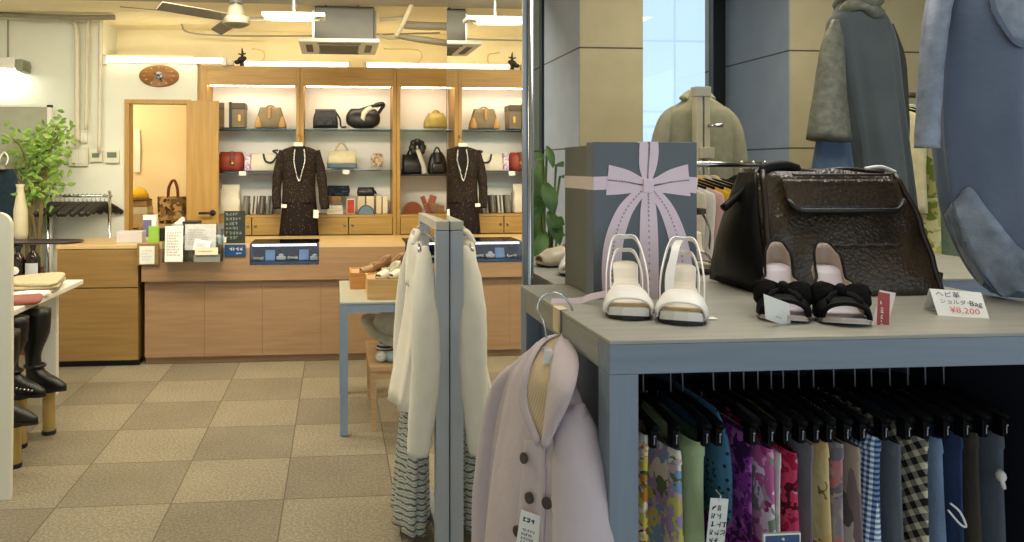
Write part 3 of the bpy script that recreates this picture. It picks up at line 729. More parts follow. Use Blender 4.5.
# bay 2 middle: cream bag, brooch stand, price cards
x, hw, z, h = sh_dim(327, 357, 151, 168)
t = thing('cream_handbag', 'cream handbag with slate blue base and arched handle', 'handbag', (x, YS, z))
bag_body((x, YS, z), [(0, hw, .07), (h*.25, hw, .072), (h*.27, hw, .072)], e=.3).build('base', M_blueg, t, True)
bag_body((x, YS, z+h*.26), [(0, hw*.99, .07), (h*.4, hw*.95, .065), (h*.7, hw*.85, .03), (h*.74, hw*.82, .02)], e=.35, sag=.002).build('body', mat('pale_cream', '#e2d8b6', .55, 0, '#d3c7a0', 10), t, True)
MB().tube(arc((x-.005, YS, z+h*.97), hw*.42, h*.5), .01).build('handle', mat('handle_tan', '#d5b58a', .5), t, True)
x, hw, z, h = sh_dim(370, 384, 153, 168)
t = thing('scarf_ornament', 'small beige and brown knotted scarf ornament on the middle shelf', 'scarf', (x, YS, z))
mk_ = MB()
for k in range(9):
    a = k*.7; mk_.sphere((x+hw*.6*math.cos(a), YS+.02*math.sin(a*2), z+h*.55+h*.3*math.sin(a)), (hw*.35, .025, h*.22), 10, 6, (a, .3, a))
mk_.build('knot', blotch('scarf_print', ['#d9c7a0', '#b79a6c', '#efe6d0', '#a5636a'], 60), t, True)
MB().grid(lambda u, v: Vector((x-hw+2*hw*u, YS-.03+.06*v, z+.012+.02*math.sin(PI*u)*v)), 6, 3).build('base_cloth', mat('pale_scarf', '#cfc6a8', .7), t, True)
for (xx, yy, lab, k) in ((346, 172, 'small white price card on the shelf edge under the cream handbag', 0), (242.5, 173.5, 'small white price card on the shelf edge under the red bag', 1)):
    q = P(xx, yy, YF+.045); single('price_card', MB().obox((q.x, q.y, q.z), (.062, .004, .04), (-.1, 0, 0)), M_paper, lab, 'price card')
# bay 2 bottom
z0 = zd1+.001
def at(x0, x1, y0, y1, d=YS):
    x_, hw_, z_, h_ = sh_dim(x0, x1, y0, y1, d); return x_, hw_, z_, h_
x, hw, z, h = at(327, 343, 204.5, 214)
bs = [('white', M_paper), ('cream', M_cream), ('white', M_paper)]
for k in range(3):
    single('white_box', MB().box(x-hw+.004*k, x+hw-.003*k, YS-.06, YS+.06, z0+.027*k, z0+.0255+.027*k, .003), bs[k][1], ['white flat box at the bottom of the stack right of the dress', 'cream flat box in the middle of the stack right of the dress', 'white flat box on top of the stack right of the dress'][k], 'box', 'flat boxes right of the dress')
zt_ = z0+.081
x, hw, z, h = at(331, 341, 195, 204)
t = thing('taupe_purse', 'small taupe square purse standing on the stack of flat boxes', 'purse', (x, YS, zt_))
MB().box(x-hw, x+hw, YS-.03, YS+.03, zt_, zt_+h, .008).build('body', M_taupe, t); MB().box(x-hw, x+hw, YS-.034, YS-.02, zt_+h*.5, zt_+h*.98, .006).build('flap', M_tan, t)
zt_ += h
x, hw, z, h = at(327, 350, 184, 195)
t = thing('patterned_pouch', 'dark blue-black pouch with pale speckles balanced above the taupe purse', 'pouch', (x, YS, zt_))
bag_body((x, YS, zt_), [(0, hw*.9, .035), (h*.5, hw, .04), (h*.95, hw*.92, .02)], e=.3).build('body', dots('speckled_navy', '#1c2430', '#7c8ca0', 70, .22), t, True)
x, hw, z, h = at(346.5, 355, 199, 214)
t = thing('red_notebook', 'bright red upright notebook case with pale border', 'case', (x, YS, z0))
MB().box(x-hw, x+hw, YS-.015, YS+.015, z0, z0+h, .004).build('body', M_cream, t); MB().box(x-hw*.8, x+hw*.8, YS-.019, YS-.014, z0+h*.06, z0+h*.94).build('panel', mat('scarlet', '#c8432c', .5), t)
for k, (a, b_, col, lab) in enumerate(((357.5, 365, '#d8c7a8', 'beige upright box left of the round blue-grey pouch, under the black clutch'), (366, 374, '#e4d3b5', 'pale beige upright box behind the round blue-grey pouch'), (376, 381.5, '#ead9b4', 'cream upright box right of the round pouch'), (382.5, 387.5, '#f0e3c6', 'slim cream upright box nearest the cabinet post'))):
    x, hw, z, h = at(a, b_, 196, 214); single('beige_box', MB().box(x-hw, x+hw, YS-.02, YS+.09, z0, z0+h*.97, .006), mat('beige_box_%d' % k, col, .55), lab, 'box', 'beige boxes beside the round pouch')
x, hw, z, h = at(357, 375, 187, 196.4); zz = z0+at(357.5, 365, 196, 214)[3]*.97
t = thing('black_clutch', 'black rolled clutch bag resting on top of the beige boxes', 'clutch', (x, YS+.03, zz))
bag_body((x, YS+.03, zz), [(0, hw*.9, .04), (h*.4, hw, .05), (h*.95, hw*.85, .03)], e=.5, sag=.003).build('body', M_blk, t, True); MB().tube([(x+hw*.7, YS, zz+h*.8), (x+hw*1.0, YS-.01, zz+h*.5), (x+hw*1.15, YS-.01, zz+h*.2)], .008).build('strap', M_blk, t, True)
x, hw, z, h = at(358, 374, 205.5, 214, 6.93)
t = thing('round_pouch', 'half-round blue-grey pouch standing in front of the beige boxes', 'pouch', (x, 6.93, z0))
hp = lambda s, dy: [Vector((x+s*hw*math.cos(PI*k/14), 6.93+dy, z0+s*h*1.05*math.sin(PI*k/14))) for k in range(15)]
MB().prism(hp(1, -.03), (0, .06, 0)).build('body', M_blueg, t); MB().tube(hp(1.0, -.03), .005, 6).build('zip', M_dgrey, t)
# bay 3
x, hw, z, h = at(423.5, 448, 111, 128)
t = thing('gold_handbag', 'soft olive-gold handbag on the top shelf beside the mirror edge', 'handbag', (x, YS, z))
bag_body((x, YS, z), [(0, hw, .08), (h*.4, hw*.93, .08), (h*.8, hw*.65, .04), (h*.88, hw*.6, .02)], sag=.005, e=.45).build('body', M_gold, t, True); MB().tube(arc((x, YS, z+h*.8), hw*.35, h*.22), .009).build('handle', M_gold, t, True)
x, hw, z, h = at(402.5, 421, 153, 174)
t = thing('black_tote', 'plain black tote bag on the dark shelf, left of the backpack', 'handbag', (x, YS, z))
bag_body((x, YS+.02, z), [(0, hw, .06), (h*.5, hw, .06), (h*.93, hw*.95, .02)], e=.25).build('body', M_blk, t, True)
for s in (0, 1): MB().tube(arc((x, YS-.01+s*.05, z+h*.9), hw*.45, h*.3), .008).build('handle', M_blk, t, True)
q = P(417, 153, 6.96); t = thing('black_ruffle_scarf', 'black ruffled scarf with pale grey tail draped between black tote and backpack', 'scarf', (q.x, 6.95, PZ(174, YS)))
mk_ = MB()
for k in range(8):
    a = k*.8; mk_.sphere((q.x+.045*math.cos(a), 6.93+.012*math.sin(a*3), q.z+.05+.05*math.sin(a)), (.04, .03, .035), 10, 6, (a, a*.5, a))
mk_.build('ruffle', M_blk, t, True)
MB().ribbon(catmull([(q.x+.0, 6.9, q.z+.03), (q.x+.03, 6.89, q.z-.06), (q.x+.055, 6.9, q.z-.13), (q.x+.06, 6.9, PZ(174, YS)+.004)], 5), [.04]*16, .008, (.9, 0, .2)).build('tail', mat('pale_grey_silk', '#c9c4bd', .5), t, True)
x, hw, z, h = at(428, 447, 150, 174, 6.95)
t = thing('black_backpack', 'small black backpack with front pocket and top loop, at the mirror edge', 'backpack', (x, 6.97, z))
bag_body((x, 6.98, z), [(0, hw*.95, .06), (h*.25, hw, .07), (h*.7, hw*.8, .06), (h*.88, hw*.5, .04)], e=.55).build('body', M_blk, t, True)
bag_body((x, 6.925, z+h*.06), [(0, hw*.6, .02), (h*.2, hw*.65, .03), (h*.4, hw*.55, .02)], e=.5).build('front_pocket', M_blk, t, True)
MB().grid(lambda u, v: Vector((x-hw*.5+hw*u, 6.94-.035*math.sin(PI*u)-.03*(1-v), z+h*(.52+.38*v))), 6, 4).build('flap', M_blk, t, True)
MB().tube(arc((x, 6.98, z+h*.86), hw*.35, h*.25), .008).build('top_loop', M_blk, t, True)
x, hw, z, h = at(402.5, 422, 203, 214)
t = thing('brown_clutch', 'half-round red-brown clutch in the bottom of the cabinet near the mirror', 'clutch', (x, YS, z0))
hp2 = [Vector((x+hw*math.cos(PI*k/14), YS-.03, z0+h*1.05*math.sin(PI*k/14)**.8)) for k in range(15)]
MB().prism(hp2, (0, .06, 0)).build('body', mat('clutch_brown', '#8c4a2b', .45, 0, '#7a3e22', 8), t); MB().tube([p+Vector((0, -.002, 0)) for p in hp2], .005, 6).build('zip', M_brass, t)
for k, (a, b_, rot, col, lab) in enumerate(((422.5, 428, -.35, '#8e4f3d', 'leaning red-brown wallet right of the half-round clutch'), (427, 436, .3, '#a0604c', 'tilted rose-brown wallet standing behind the leaning one'), (437, 446, .05, '#9b7350', 'small tan wallet at the mirror edge in the bottom of the cabinet'))):
    x, hw, z, h = at(a, b_, 195 if k < 2 else 206, 214)
    R = Matrix.Rotation(rot, 4, 'Y')
    t = thing('leather_wallet', lab, 'wallet', (x, YS+.03*k, z0), group='wallets beside the half-round clutch')
    lift = abs(math.sin(rot))*hw+.5*h*.9*math.cos(rot)
    MB().obox((x, YS+.035*k, z0+lift), (2*hw*.8, .025, h*.9), R, .004).build('cover', mat('wallet_br_%d' % k, col, .5), t)
    MB().obox((x, YS+.035*k-.0135, z0+lift), (2*hw*.7, .003, .006), R).build('zip', M_brass, t)

# ================================================================ dark dress hanging in front of the cabinet post
def px_rows(rows, dd, xc, thick, zt0):
    """rows of (y, xleft, xright) pixels -> garment rows around column xc"""
    out = []; cx0 = PX(xc, dd)
    for k, (y, a, b_) in enumerate(rows):
        xa, xb = PX(a, dd), PX(b_, dd)
        out.append((PZ(y, dd)-zt0, (xb-xa)/2, thick[k], (xa+xb)/2-cx0, 0))
    return out
DD = 6.7
zt0 = PZ(146, DD); cx0 = PX(299, DD)
t = thing('dark_dress', 'dark brown speckled long-sleeved dress hanging in front of the cabinet post', 'dress', (cx0, DD, PZ(236, DD)), group=None)
M_dress = dots('brown_speckled_cloth', '#241b17', '#7d6a50', 80, .2)
M_skirt = dots('brown_dotted_skirt', '#1d1413', '#86705a', 45, .15)
rows = px_rows([(146, 295, 303), (148, 287, 311), (152, 281, 317), (165, 282, 316), (185, 283, 315), (203, 282, 316)], DD, 299, [.03, .05, .07, .085, .08, .085], zt0)
garment(MB(), (cx0, DD, zt0), rows, 0, 40, 4, .008, 3).build('bodice', M_dress, t, True)
rows = px_rows([(198, 283, 316), (215, 281, 317), (236, 280, 318)], DD, 299, [.075, .085, .09], zt0)
rows = [(r_[0], *r_[1:]) for r_ in rows]
garment(MB(), (cx0, DD, zt0), rows, 0, 44, 7, .016, 4).build('skirt', M_skirt, t, True)
sleeve(MB(), [P(284, 151, DD), P(279, 168, DD), P(276.5, 190, DD-.02), P(277, 209, DD-.04)], [.04, .044, .04, .036], sq=.8).build('sleeve', M_dress, t, True)
sleeve(MB(), [P(315, 151, DD), P(320, 168, DD), P(323, 190, DD-.02), P(325, 209, DD-.04)], [.04, .044, .042, .04], sq=.8).build('sleeve', M_dress, t, True)
MB().ribbon([P(297, 147, DD-.05), P(299, 160, DD-.1), P(299, 172, DD-.1)], [.06, .1, .02], .004, (1, 0, 0)).build('neck_inset', mat('near_black_cloth', '#16100f', .9), t)
for (xx, yy) in ((284, 206), (316, 214)):
    q = P(xx, yy, DD-.13); MB().obox(q, (.045, .003, .07 if xx > 300 else .03), (0, .05, 0)).build('paper_tag', M_paper, t)
q = P(298.5, 144.5, DD)
t = thing('dress_hanger', 'pale hanger with metal hook holding the dark dress on the post', 'hanger', (q.x, DD, q.z))
MB().tube([(q.x-.13, DD, q.z-.05), (q.x, DD, q.z-.005), (q.x+.13, DD, q.z-.05)], .008).build('bar', M_dgrey, t); MB().obox((q.x, DD-.04, q.z), (.08, .015, .035), None, .006).build('size_marker', M_paper, t)
MB().tube(catmull([(q.x, DD, q.z), (q.x, DD, q.z+.04), (q.x+.025, DD+.02, q.z+.07), (q.x, DD+.05, q.z+.09), (q.x, DD+.15, q.z+.09)], 5), .005, 6).build('hook', M_brass, t, True)
pts = catmull([tuple(P(xx, yy, DD-.085-ex)) for xx, yy, ex in ((295, 150, 0), (294, 160, .02), (295.5, 170, .03), (299, 181, .03), (302.5, 170, .03), (305, 160, .02), (304, 150, 0))], 10)
nk = MB(); 
for p in pts: nk.sphere(p, .008, 8, 5)
single('long_necklace', nk, M_silver, 'long silver bead necklace hanging over the dark dress', 'necklace', None, True)

# ================================================================ things on the counter
ZKT = ZK+.001
# leaflet rack hooked on the counter front
a, c = P(163, 262, YK-.1), P(222, 224, YK-.1)
t = thing('leaflet_rack', 'clear and grey leaflet rack full of papers standing against the counter front', 'leaflet rack', ((a.x+c.x)/2, YK-.08, a.z))
M_acr = glass('acrylic', '#dfe6e6', .12)
MB().box(a.x, c.x, YK-.028, YK-.022, a.z, c.z).box(a.x, a.x+.006, YK-.14, YK-.022, a.z, a.z+.2).box(c.x-.006, c.x, YK-.14, YK-.022, a.z, c.z-.04).box(a.x, c.x, YK-.14, YK-.022, a.z, a.z+.006).build('acrylic_tray', M_acr, t)
e0, e1 = P(194, 262, YK-.14), P(220, 254, YK-.14)
MB().box(e0.x, e1.x, YK-.15, YK-.14, e0.z, e1.z).build('front_lip', mat('grey_plastic', '#8f918d', .4), t)
def paper(x0, y0, x1, y1, dd, lean, nm, lab, m=M_paper, rows=5, seed=1, rz=0, grp=None):
    a_, c_ = P(x0, y1, dd), P(x1, y0, dd); w_, h_ = c_.x-a_.x, c_.z-a_.z
    t_ = thing(nm, lab, 'paper', ((a_.x+c_.x)/2, dd, a_.z), group=grp)
    R_ = Euler((-lean, rz, 0)).to_matrix().to_4x4(); ce = Vector(((a_.x+c_.x)/2, dd, (a_.z+c_.z)/2))
    MB().obox(ce, (w_, .004, h_), R_).build('sheet', m, t_)
    if rows:
        M_ = Matrix.Translation(ce) @ R_ @ frame((0, -.0035, 0), (1, 0, 0), (0, 0, 1))
        MB().scribble(M_, w_*.8, rows, h_/(rows+4), .0024, seed).build('print', mat('grey_print', '#a9a7a4', .9), t_)
    return t_
paper(165, 226, 183, 262, YK-.12, .08, 'price_list', 'white printed price list at the left of the leaflet rack', rows=9, seed=2)
paper(185, 224, 216, 250, YK-.07, .1, 'newspaper', 'grey-white folded newspaper leaning at the back of the leaflet rack', mat('newsprint', '#d4d3d2', .9, 0, '#c3c2c4', 30), 7, 3)
paper(194, 240, 210, 251, YK-.1, .25, 'leaflet', 'small crumpled white leaflet in front of the newspaper', rows=2, seed=4, rz=.2)
paper(195, 247.5, 218, 255, YK-.157, .05, 'cream_flyer', 'long cream flyer with dark and red marks across the rack front', mat('cream_card', '#efe3c4', .8), 1, 5)
single('flat_envelope', MB().obox(P(208, 239, YK+.12), (.3, .2, .05), (0, 0, .05), .01).obox(P(195, 240, YK+.05)+Vector((0, 0, .0)), (.2, .12, .05), (0, .05, -.1), .01), M_paper, 'pile of white paper slips lying on the counter behind the rack', 'paper')
# card in holder on counter edge
a, c = P(140, 264, YK-.03), P(155, 246, YK-.03)
t = thing('notice_card', 'white notice card in a wooden holder on the counter edge', 'sign', ((a.x+c.x)/2, YK-.03, a.z))
MB().box(a.x-.02, c.x+.03, YK-.04, YK-.021, a.z-.01, c.z+.02, .003).build('holder', M_ctr2, t); MB().box(a.x, c.x, YK-.046, YK-.041, a.z, c.z).build('card', M_paper, t)
MB().scribble(frame(((a.x+c.x)/2, YK-.0475, (a.z+c.z)/2), (1, 0, 0), (0, 0, 1)), .08, 4, .022, .002, 6).build('print', mat('faint_print', '#c9c8c2', .9), t)
# blackboard and blue plaque
a, c = P(224, 243, YK+.03), P(245, 211, YK+.03)
t = thing('blackboard_sign', 'small dark green chalkboard with white lettering standing on the counter', 'sign', ((a.x+c.x)/2, YK+.05, ZKT))
MB().box(a.x, c.x, YK+.03, YK+.045, ZKT, c.z, .003).box(a.x+.02, c.x-.02, YK+.045, YK+.14, ZKT, ZKT+.012).build('board', mat('chalkboard', '#27312c', .7), t)
MB().scribble(frame(((a.x+c.x)/2, YK+.0285, (ZKT+c.z)/2+.01), (1, 0, 0), (0, 0, 1)), (c.x-a.x)*.82, 6, .036, .0035, 8, .95).build('chalk_lettering', mat('chalk', '#98a19b', .9), t)
a, c = P(224.5, 256.5, YK-.03), P(245.5, 244.5, YK-.03)
t = thing('blue_plaque', 'blue plaque with three white characters on the counter front below the chalkboard', 'sign', ((a.x+c.x)/2, YK-.03, a.z))
MB().box(a.x, c.x, YK-.032, YK-.0205, a.z, c.z, .003).build('plate', mat('sign_blue', '#17457c', .4), t)
MB().scribble(frame(((a.x+c.x)/2+.01, YK-.0335, (a.z+c.z)/2+.012), (1, 0, 0), (0, 0, 1)), .1, 1, .04, .004, 9, 1).scribble(frame(((a.x+c.x)/2+.035, YK-.0335, (a.z+c.z)/2-.022), (1, 0, 0), (0, 0, 1)), .055, 1, .018, .0025, 10, 1).build('lettering', M_paper, t)
# boxes, telephone
def tbox(nm, lab, cat, x0, x1, y0, dd, m, dep=.05, rz=0, parts=()):
    a_, c_ = P(x0, y0, dd), P(x1, y0, dd)
    t_ = thing(nm, lab, cat, ((a_.x+c_.x)/2, dd, ZKT)); ce = ((a_.x+c_.x)/2, dd, (ZKT+a_.z)/2)
    MB().obox(ce, (c_.x-a_.x, dep, a_.z-ZKT), (0, 0, rz), .004).build('body', m, t_)
    for (nm2, fx0, fx1, fz0, fz1, m2) in parts:
        w_ = c_.x-a_.x; h_ = a_.z-ZKT
        MB().box(a_.x+w_*fx0, a_.x+w_*fx1, dd-dep/2-.003, dd-dep/2+.001, ZKT+h_*fz0, ZKT+h_*fz1).build(nm2, m2, t_)
    return t_
tbox('purple_box', 'upright white box with a purple front on the counter beside the green card', 'box', 144, 157, 215, 6.25, M_paper, .07, .0, [('purple_panel', .02, .66, .15, .82, mat('dusty_purple', '#6c6690', .6))])
tbox('green_card_box', 'bright green upright card box on the counter', 'box', 149, 159, 226, 6.05, mat('leaf_green', '#8dbb45', .6), .04)
tbox('lavender_box', 'pale lavender clear flat box at the end of the left counter', 'box', 119, 144, 231, 6.1, mat('pale_lavender', '#d3cdcf', .35), .14)
tbox('telephone', 'black desk telephone behind the papers on the counter', 'telephone', 184, 200, 221, 6.35, M_black, .16, 0, [('display', .25, .75, .5, .85, mat('phone_display', '#6a6f74', .3))])
tbox('black_stapler_box', 'small black box between green card box and paper pile', 'box', 160, 166, 228, 6.2, M_black, .06)
single('crumpled_tissue', MB().sphere(P(178, 228, 6.3), (.07, .05, .05), 12, 8, (0, -.5, 0)).sphere(P(181, 223, 6.32), (.03, .03, .05), 10, 6, (0, .4, 0)).jitter(.006, 2), M_paper, 'crumpled white tissue paper left of the telephone', 'tissue', None, True)
# tray on the left counter
q = P(41, 236.5, 6.05)
single('oval_tray', MB().lathe((q.x, 6.1, ZKT), [(.0, 0), (.8, .0), (1, .012), (1.0, .018), (.8, .008), (.0, .008)], 36, Matrix.Diagonal((.3, .16, 1, 1))), mat('dark_mauve_tray', '#4d434a', .35), 'flat dark oval tray on the left end of the low counter', 'tray', None, True)

# ================================================================ store room behind the doorway
q = P(151, 231, 7.9)
t = thing('store_shelf', 'low pale shelf unit in the store room, under the yellow hat', 'shelf', (q.x, 7.95, 0))
zs_ = PZ(207, 7.9)
xa, xb = PX(126, 7.9), PX(196, 7.9)
MB().box(xa, xb, 7.7, 8.25, PZ(222, 7.9)-.03, PZ(222, 7.9)).build('board', M_ctrtop, t)
for x_ in (xa, xb-.04): MB().box(x_, x_+.04, 7.7, 8.25, 0, PZ(222, 7.9)-.03).build('upright', M_ctrtop, t)
zb = PZ(222, 7.9)+.001
for k, (col, hh, lab) in enumerate((('#c9b58a', .10, 'tan carton at the bottom of the stack in the store room'), ('#e6dcc0', .07, 'cream carton in the middle of the store room stack'), ('#b48f62', .06, 'brown carton on top of the store room stack, under the hat'))):
    a_, c_ = PX(130+k, 7.9), PX(152-k, 7.9)
    single('carton', MB().box(a_, c_, 7.74, 8.0, zb, zb+hh, .005), mat('carton_%d' % k, col, .8), lab, 'box', 'cartons in the store room'); zb += hh+.001
q = P(138, 195, 7.85)
t = thing('yellow_hat', 'bright yellow cap with dark brim on the cartons in the store room', 'hat', (q.x, 7.86, zb))
MB().lathe((q.x, 7.86, zb+.02), [(.105, 0), (.1, .04), (.07, .085), (.03, .105), (.0, .11)], 22).build('crown', mat('hat_yellow', '#e7b723', .8), t, True)
MB().lathe((q.x+.01, 7.85, zb), [(.0, 0), (.13, .0), (.125, .012), (.1, .022), (.0, .02)], 22).build('brim', mat('hat_brim', '#5b4522', .8), t, True)
q = P(172, 222, 7.8)
zb = PZ(222, 7.9)+.001
t = thing('patterned_tote', 'brown and beige leaf-patterned tote bag with two tall handles, in the store room', 'bag', (q.x, 7.85, zb))
hh = PZ(196, 7.85)-zb
bag_body((q.x, 7.85, zb), [(0, .13, .06), (hh*.5, .145, .06), (hh, .15, .035)], e=.3).build('body', blotch('tote_print', ['#6d5434', '#b89a6a', '#4a3520', '#917448'], 22), t, True)
for s in (-1, 1): MB().tube(catmull([(q.x-.05, 7.85+s*.03, zb+hh*.95), (q.x-.04, 7.85+s*.03, zb+hh*1.35), (q.x+.005, 7.85+s*.03, zb+hh*1.62), (q.x+.04, 7.85+s*.03, zb+hh*1.35), (q.x+.05, 7.85+s*.03, zb+hh*.95)], 5), .009, 6).build('handle', M_rbrown, t, True)
q = P(135, 150, 8.2)
single('hanging_strap', MB().ribbon([(q.x, 8.27, PZ(130, 8.2)), (q.x+.01, 8.26, PZ(150, 8.2)), (q.x, 8.27, PZ(172, 8.2))], .06, .01, (1, 0, 0)), M_paper, 'pale cloth strip hanging on the store room wall above the yellow hat', 'cloth')

# ================================================================ left corner: partition, plant, hanger rail
a, c = P(-20, 234, 6.66), P(52, 105, 6.66)
t = thing('partition_panel', 'grey-green display panel with white frame behind the green plant', 'panel', ((a.x+c.x)/2, 6.66, 0))
MB().box(a.x, c.x-.03, 6.655, 6.675, 0, c.z-.02).build('board', mat('sage_board', '#a9aa98', .8), t); MB().box(c.x-.035, c.x, 6.645, 6.685, 0, c.z).box(a.x, c.x, 6.645, 6.685, c.z-.02, c.z).build('frame', M_white, t)
q = P(33, 205, 6.45)
t = thing('leafy_plant', 'tall bushy green plant in front of the grey-green panel', 'plant', (q.x, 6.45, 0))
st = MB(); r = random.Random(11); lf = MB(); tips = []
for k in range(9):
    a_ = r.uniform(0, 6.3); top = Vector((q.x+r.uniform(-.24, .3), 6.42+r.uniform(-.12, .08), r.uniform(1.45, 2.08)))
    pts = catmull([(q.x+.02*math.cos(a_), 6.45+.02*math.sin(a_), .3), (q.x+.05*math.cos(a_), 6.45, .9), (q.x+(top.x-q.x)*.5, 6.43, 1.4*.5+top.z*.5), tuple(top)], 5)
    st.tube(pts, [.014-.010*i/15 for i in range(len(pts))], 6); tips += [Vector(p) for p in pts[8:]]
for k in range(430):
    p = r.choice(tips)+Vector((r.gauss(0, .075), r.gauss(0, .05), r.gauss(0, .07)))
    if p.x > PX(72, 6.4): p.x = PX(70, 6.4)-abs(r.gauss(0, .05))
    d_ = Vector((r.gauss(0, 1), r.gauss(0, .6), r.gauss(-.3, .6))).normalized(); s_ = d_.cross(Vector((r.gauss(0, .4), 1, r.gauss(0, .4)))).normalized(); L = r.uniform(.045, .085); w_ = L*.28
    n_ = d_.cross(s_)*L*.12
    lf.face([p, p+d_*L*.35+s_*w_-n_, p+d_*L*.75+s_*w_*.7-n_, p+d_*L]); lf.face([p, p+d_*L, p+d_*L*.75-s_*w_*.7-n_, p+d_*L*.35-s_*w_-n_])
def leafmat(name, a_, b_):
    k = NT(name); co = k.coord(); n = k.n('ShaderNodeTexNoise', Scale=9, Detail=2); k.l(co, n.inputs['Vector']); k.l(k.ramp(n.outputs['Fac'], [(.35, a_), (.62, b_)]), k.b.inputs['Base Color']); k.b.inputs['Roughness'].default_value = .5
    tl = k.n('ShaderNodeBsdfTranslucent'); tl.inputs[0].default_value = lin(b_); ms = k.n('ShaderNodeMixShader'); ms.inputs[0].default_value = .3
    k.l(k.b.outputs[0], ms.inputs[1]); k.l(tl.outputs[0], ms.inputs[2]); k.l(ms.outputs[0], k.out.inputs['Surface']); return k.m
lf.build('foliage', leafmat('plant_leaves', '#5d8a35', '#a9c765'), t); st.build('stem', mat('plant_stem', '#7d6b45', .8), t)
MB().lathe((q.x, 6.45, 0), [(.0, 0), (.12, 0), (.16, .3), (.165, .34), (.14, .34), (.13, .3), (.0, .3)], 24).build('pot', mat('clay_pot', '#8a5a40', .8), t, 40)
q = P(20, 234, 6.3)
t = thing('cream_vase', 'tall slim cream vase on the left end of the low counter', 'vase', (q.x, 6.3, ZKT))
MB().lathe((q.x, 6.3, ZKT), [(.0, 0), (.05, 0), (.06, .05), (.058, .25), (.035, .36), (.028, .42), (.035, .45), (.022, .44), (.018, .3), (.0, .3)], 22).build('body', mat('vase_cream', '#d8cfae', .5), t, True)
# dark clothes at the very left
q = P(1, 180, 6.2)
t = thing('dark_blue_coat', 'dark blue garment hanging at the left edge of the photo above the tray', 'coat', (q.x, 6.2, PZ(238, 6.2)))
garment(MB(), (PX(2, 6.2), 6.3, PZ(170, 6.3)), [(0, .04, .03, -.02, 0), (-.03, .1, .05, -.03, 0), (-.3, .13, .07, -.04, 0), (-.62, .15, .08, -.04, 0)], 0, 30, 5, .015, 5).build('cloth', fabric('dark_blue_cloth', '#20303c', '#182630'), t, True)
MB().tube(catmull([(PX(2, 6.3)-.02, 6.3, PZ(170, 6.3)-.02), (PX(2, 6.3)-.02, 6.3, PZ(160, 6.3)), (PX(4, 6.3), 6.3, PZ(153, 6.3)), (PX(8, 6.3), 6.3, PZ(158, 6.3)), (PX(6, 6.3), 6.3, PZ(165, 6.3))], 4), .007, 6).build('hook', M_white, t, True)
single('wall_shelf_board', MB().box(PX(-40, 6.3), PX(10, 6.3), 6.2, 6.64, PZ(169, 6.3), PZ(165, 6.3)), M_pipeg, 'grey board jutting from the panel above the dark blue garment', 'shelf')
# chrome hanger rail
ya = 6.62; a, c = P(44, 196, ya), P(112, 196, ya)
t = thing('hanger_rail', 'chrome clothes rail with one tall post, holding empty dark hangers', 'clothes rail', ((a.x+c.x)/2, ya, 0))
MB().cyl((a.x, ya, a.z), (c.x, ya, c.z), .012).build('rail', M_chrome, t, True); MB().cyl((c.x-.02, ya, 0), (c.x-.02, ya, PZ(190, ya)), .014).build('post', M_chrome, t, True); MB().cyl((a.x+.03, ya, 0), (a.x+.03, ya, a.z), .014).build('post', M_chrome, t, True)
MB().box(a.x, c.x+.02, ya-.02, ya+.02, .02, .05).build('foot_bar', M_chrome, t)
hp_ = None
for k in range(13):
    x_ = a.x+.06+(c.x-a.x-.12)*k/12; loc = Vector((x_, ya, a.z))
    if hp_ is None:
        hp_ = thing('clothes_hanger', 'empty dark wooden hanger on the chrome rail behind the counter', 'hanger', loc, 1.2, 'empty hangers on the chrome rail')
        mb = MB(); 
        T = hp_.matrix_basis
        mb.tube([T @ Vector(p) for p in catmull([(-.19, 0, -.15), (-.1, 0, -.1), (0, 0, -.065), (.1, 0, -.1), (.19, 0, -.15)], 3)], [.017]*4+[.016]*5+[.017]*4, 8, sq=1.3).build('shoulder_bar', mat('dark_hanger_wood', '#2a2620', .45), hp_, True)
        MB().tube([T @ Vector(p) for p in catmull([(0, 0, -.06), (0, 0, -.02), (.016, 0, 0), (0, 0, .016), (-.016, 0, .004)], 4)], .004, 6).build('hook', M_chrome, hp_, True)
    else:
        o = dup(hp_, loc, None, None, 1.2+random.uniform(-.2, .2))

# ================================================================ white table, boots and stands at the left
xt1 = PX(82, 5.25); zt = .75
t = thing('white_table', 'white table at the left edge with folded cloths and bottles on it', 'table', (xt1-.5, 4.7, 0))
MB().box(xt1-1.0, xt1, 4.0, 5.28, zt-.03, zt, .004).build('table_top', M_white, t)
MB().box(xt1-.26, xt1-.15, 5.2, 5.25, 0, zt-.03).build('end_leg', M_white, t); MB().box(xt1-1.0, xt1-.9, 5.2, 5.25, 0, zt-.03).build('end_leg', M_white, t); MB().box(xt1-1.0, xt1-.9, 4.03, 4.08, 0, zt-.03).build('end_leg', M_white, t)
def folded(nm, c, sx, sy, n, m, lab, rz=0):
    mb = MB(); r_ = random.Random(int(c[0]*100))
    for k in range(n):
        rg = []; ox, oy, a0, p0 = r_.uniform(-.012, .012), r_.uniform(-.012, .012), rz+r_.uniform(-.12, .12), r_.uniform(0, 6)
        for (f, zz) in ((.05, 0), (.93, 0), (.985, .005), (1, .012), (.985, .019), (.93, .024), (.5, .026), (.05, .025)):
            q_ = []
            for v in rrect((0, 0, 0), sx/2*f, sy/2*f, 0, 32, .3):
                w_ = 1+.03*math.sin(5*v.x/sx*3+p0)+.02*math.sin(9*v.y/sy+p0*2)
                x_, y_ = v.x*w_, v.y*w_; zq = (.024*k+zz)*(1+.12*math.sin(14*x_+p0)*math.sin(11*y_+p0))
                q_.append(Vector((c[0]+ox+x_*math.cos(a0)-y_*math.sin(a0), c[1]+oy+x_*math.sin(a0)+y_*math.cos(a0), c[2]+max(0, zq))))
            rg.append(q_)
        mb.loft(rg)
    return single(nm, mb, m, lab, 'cloth', None, True)
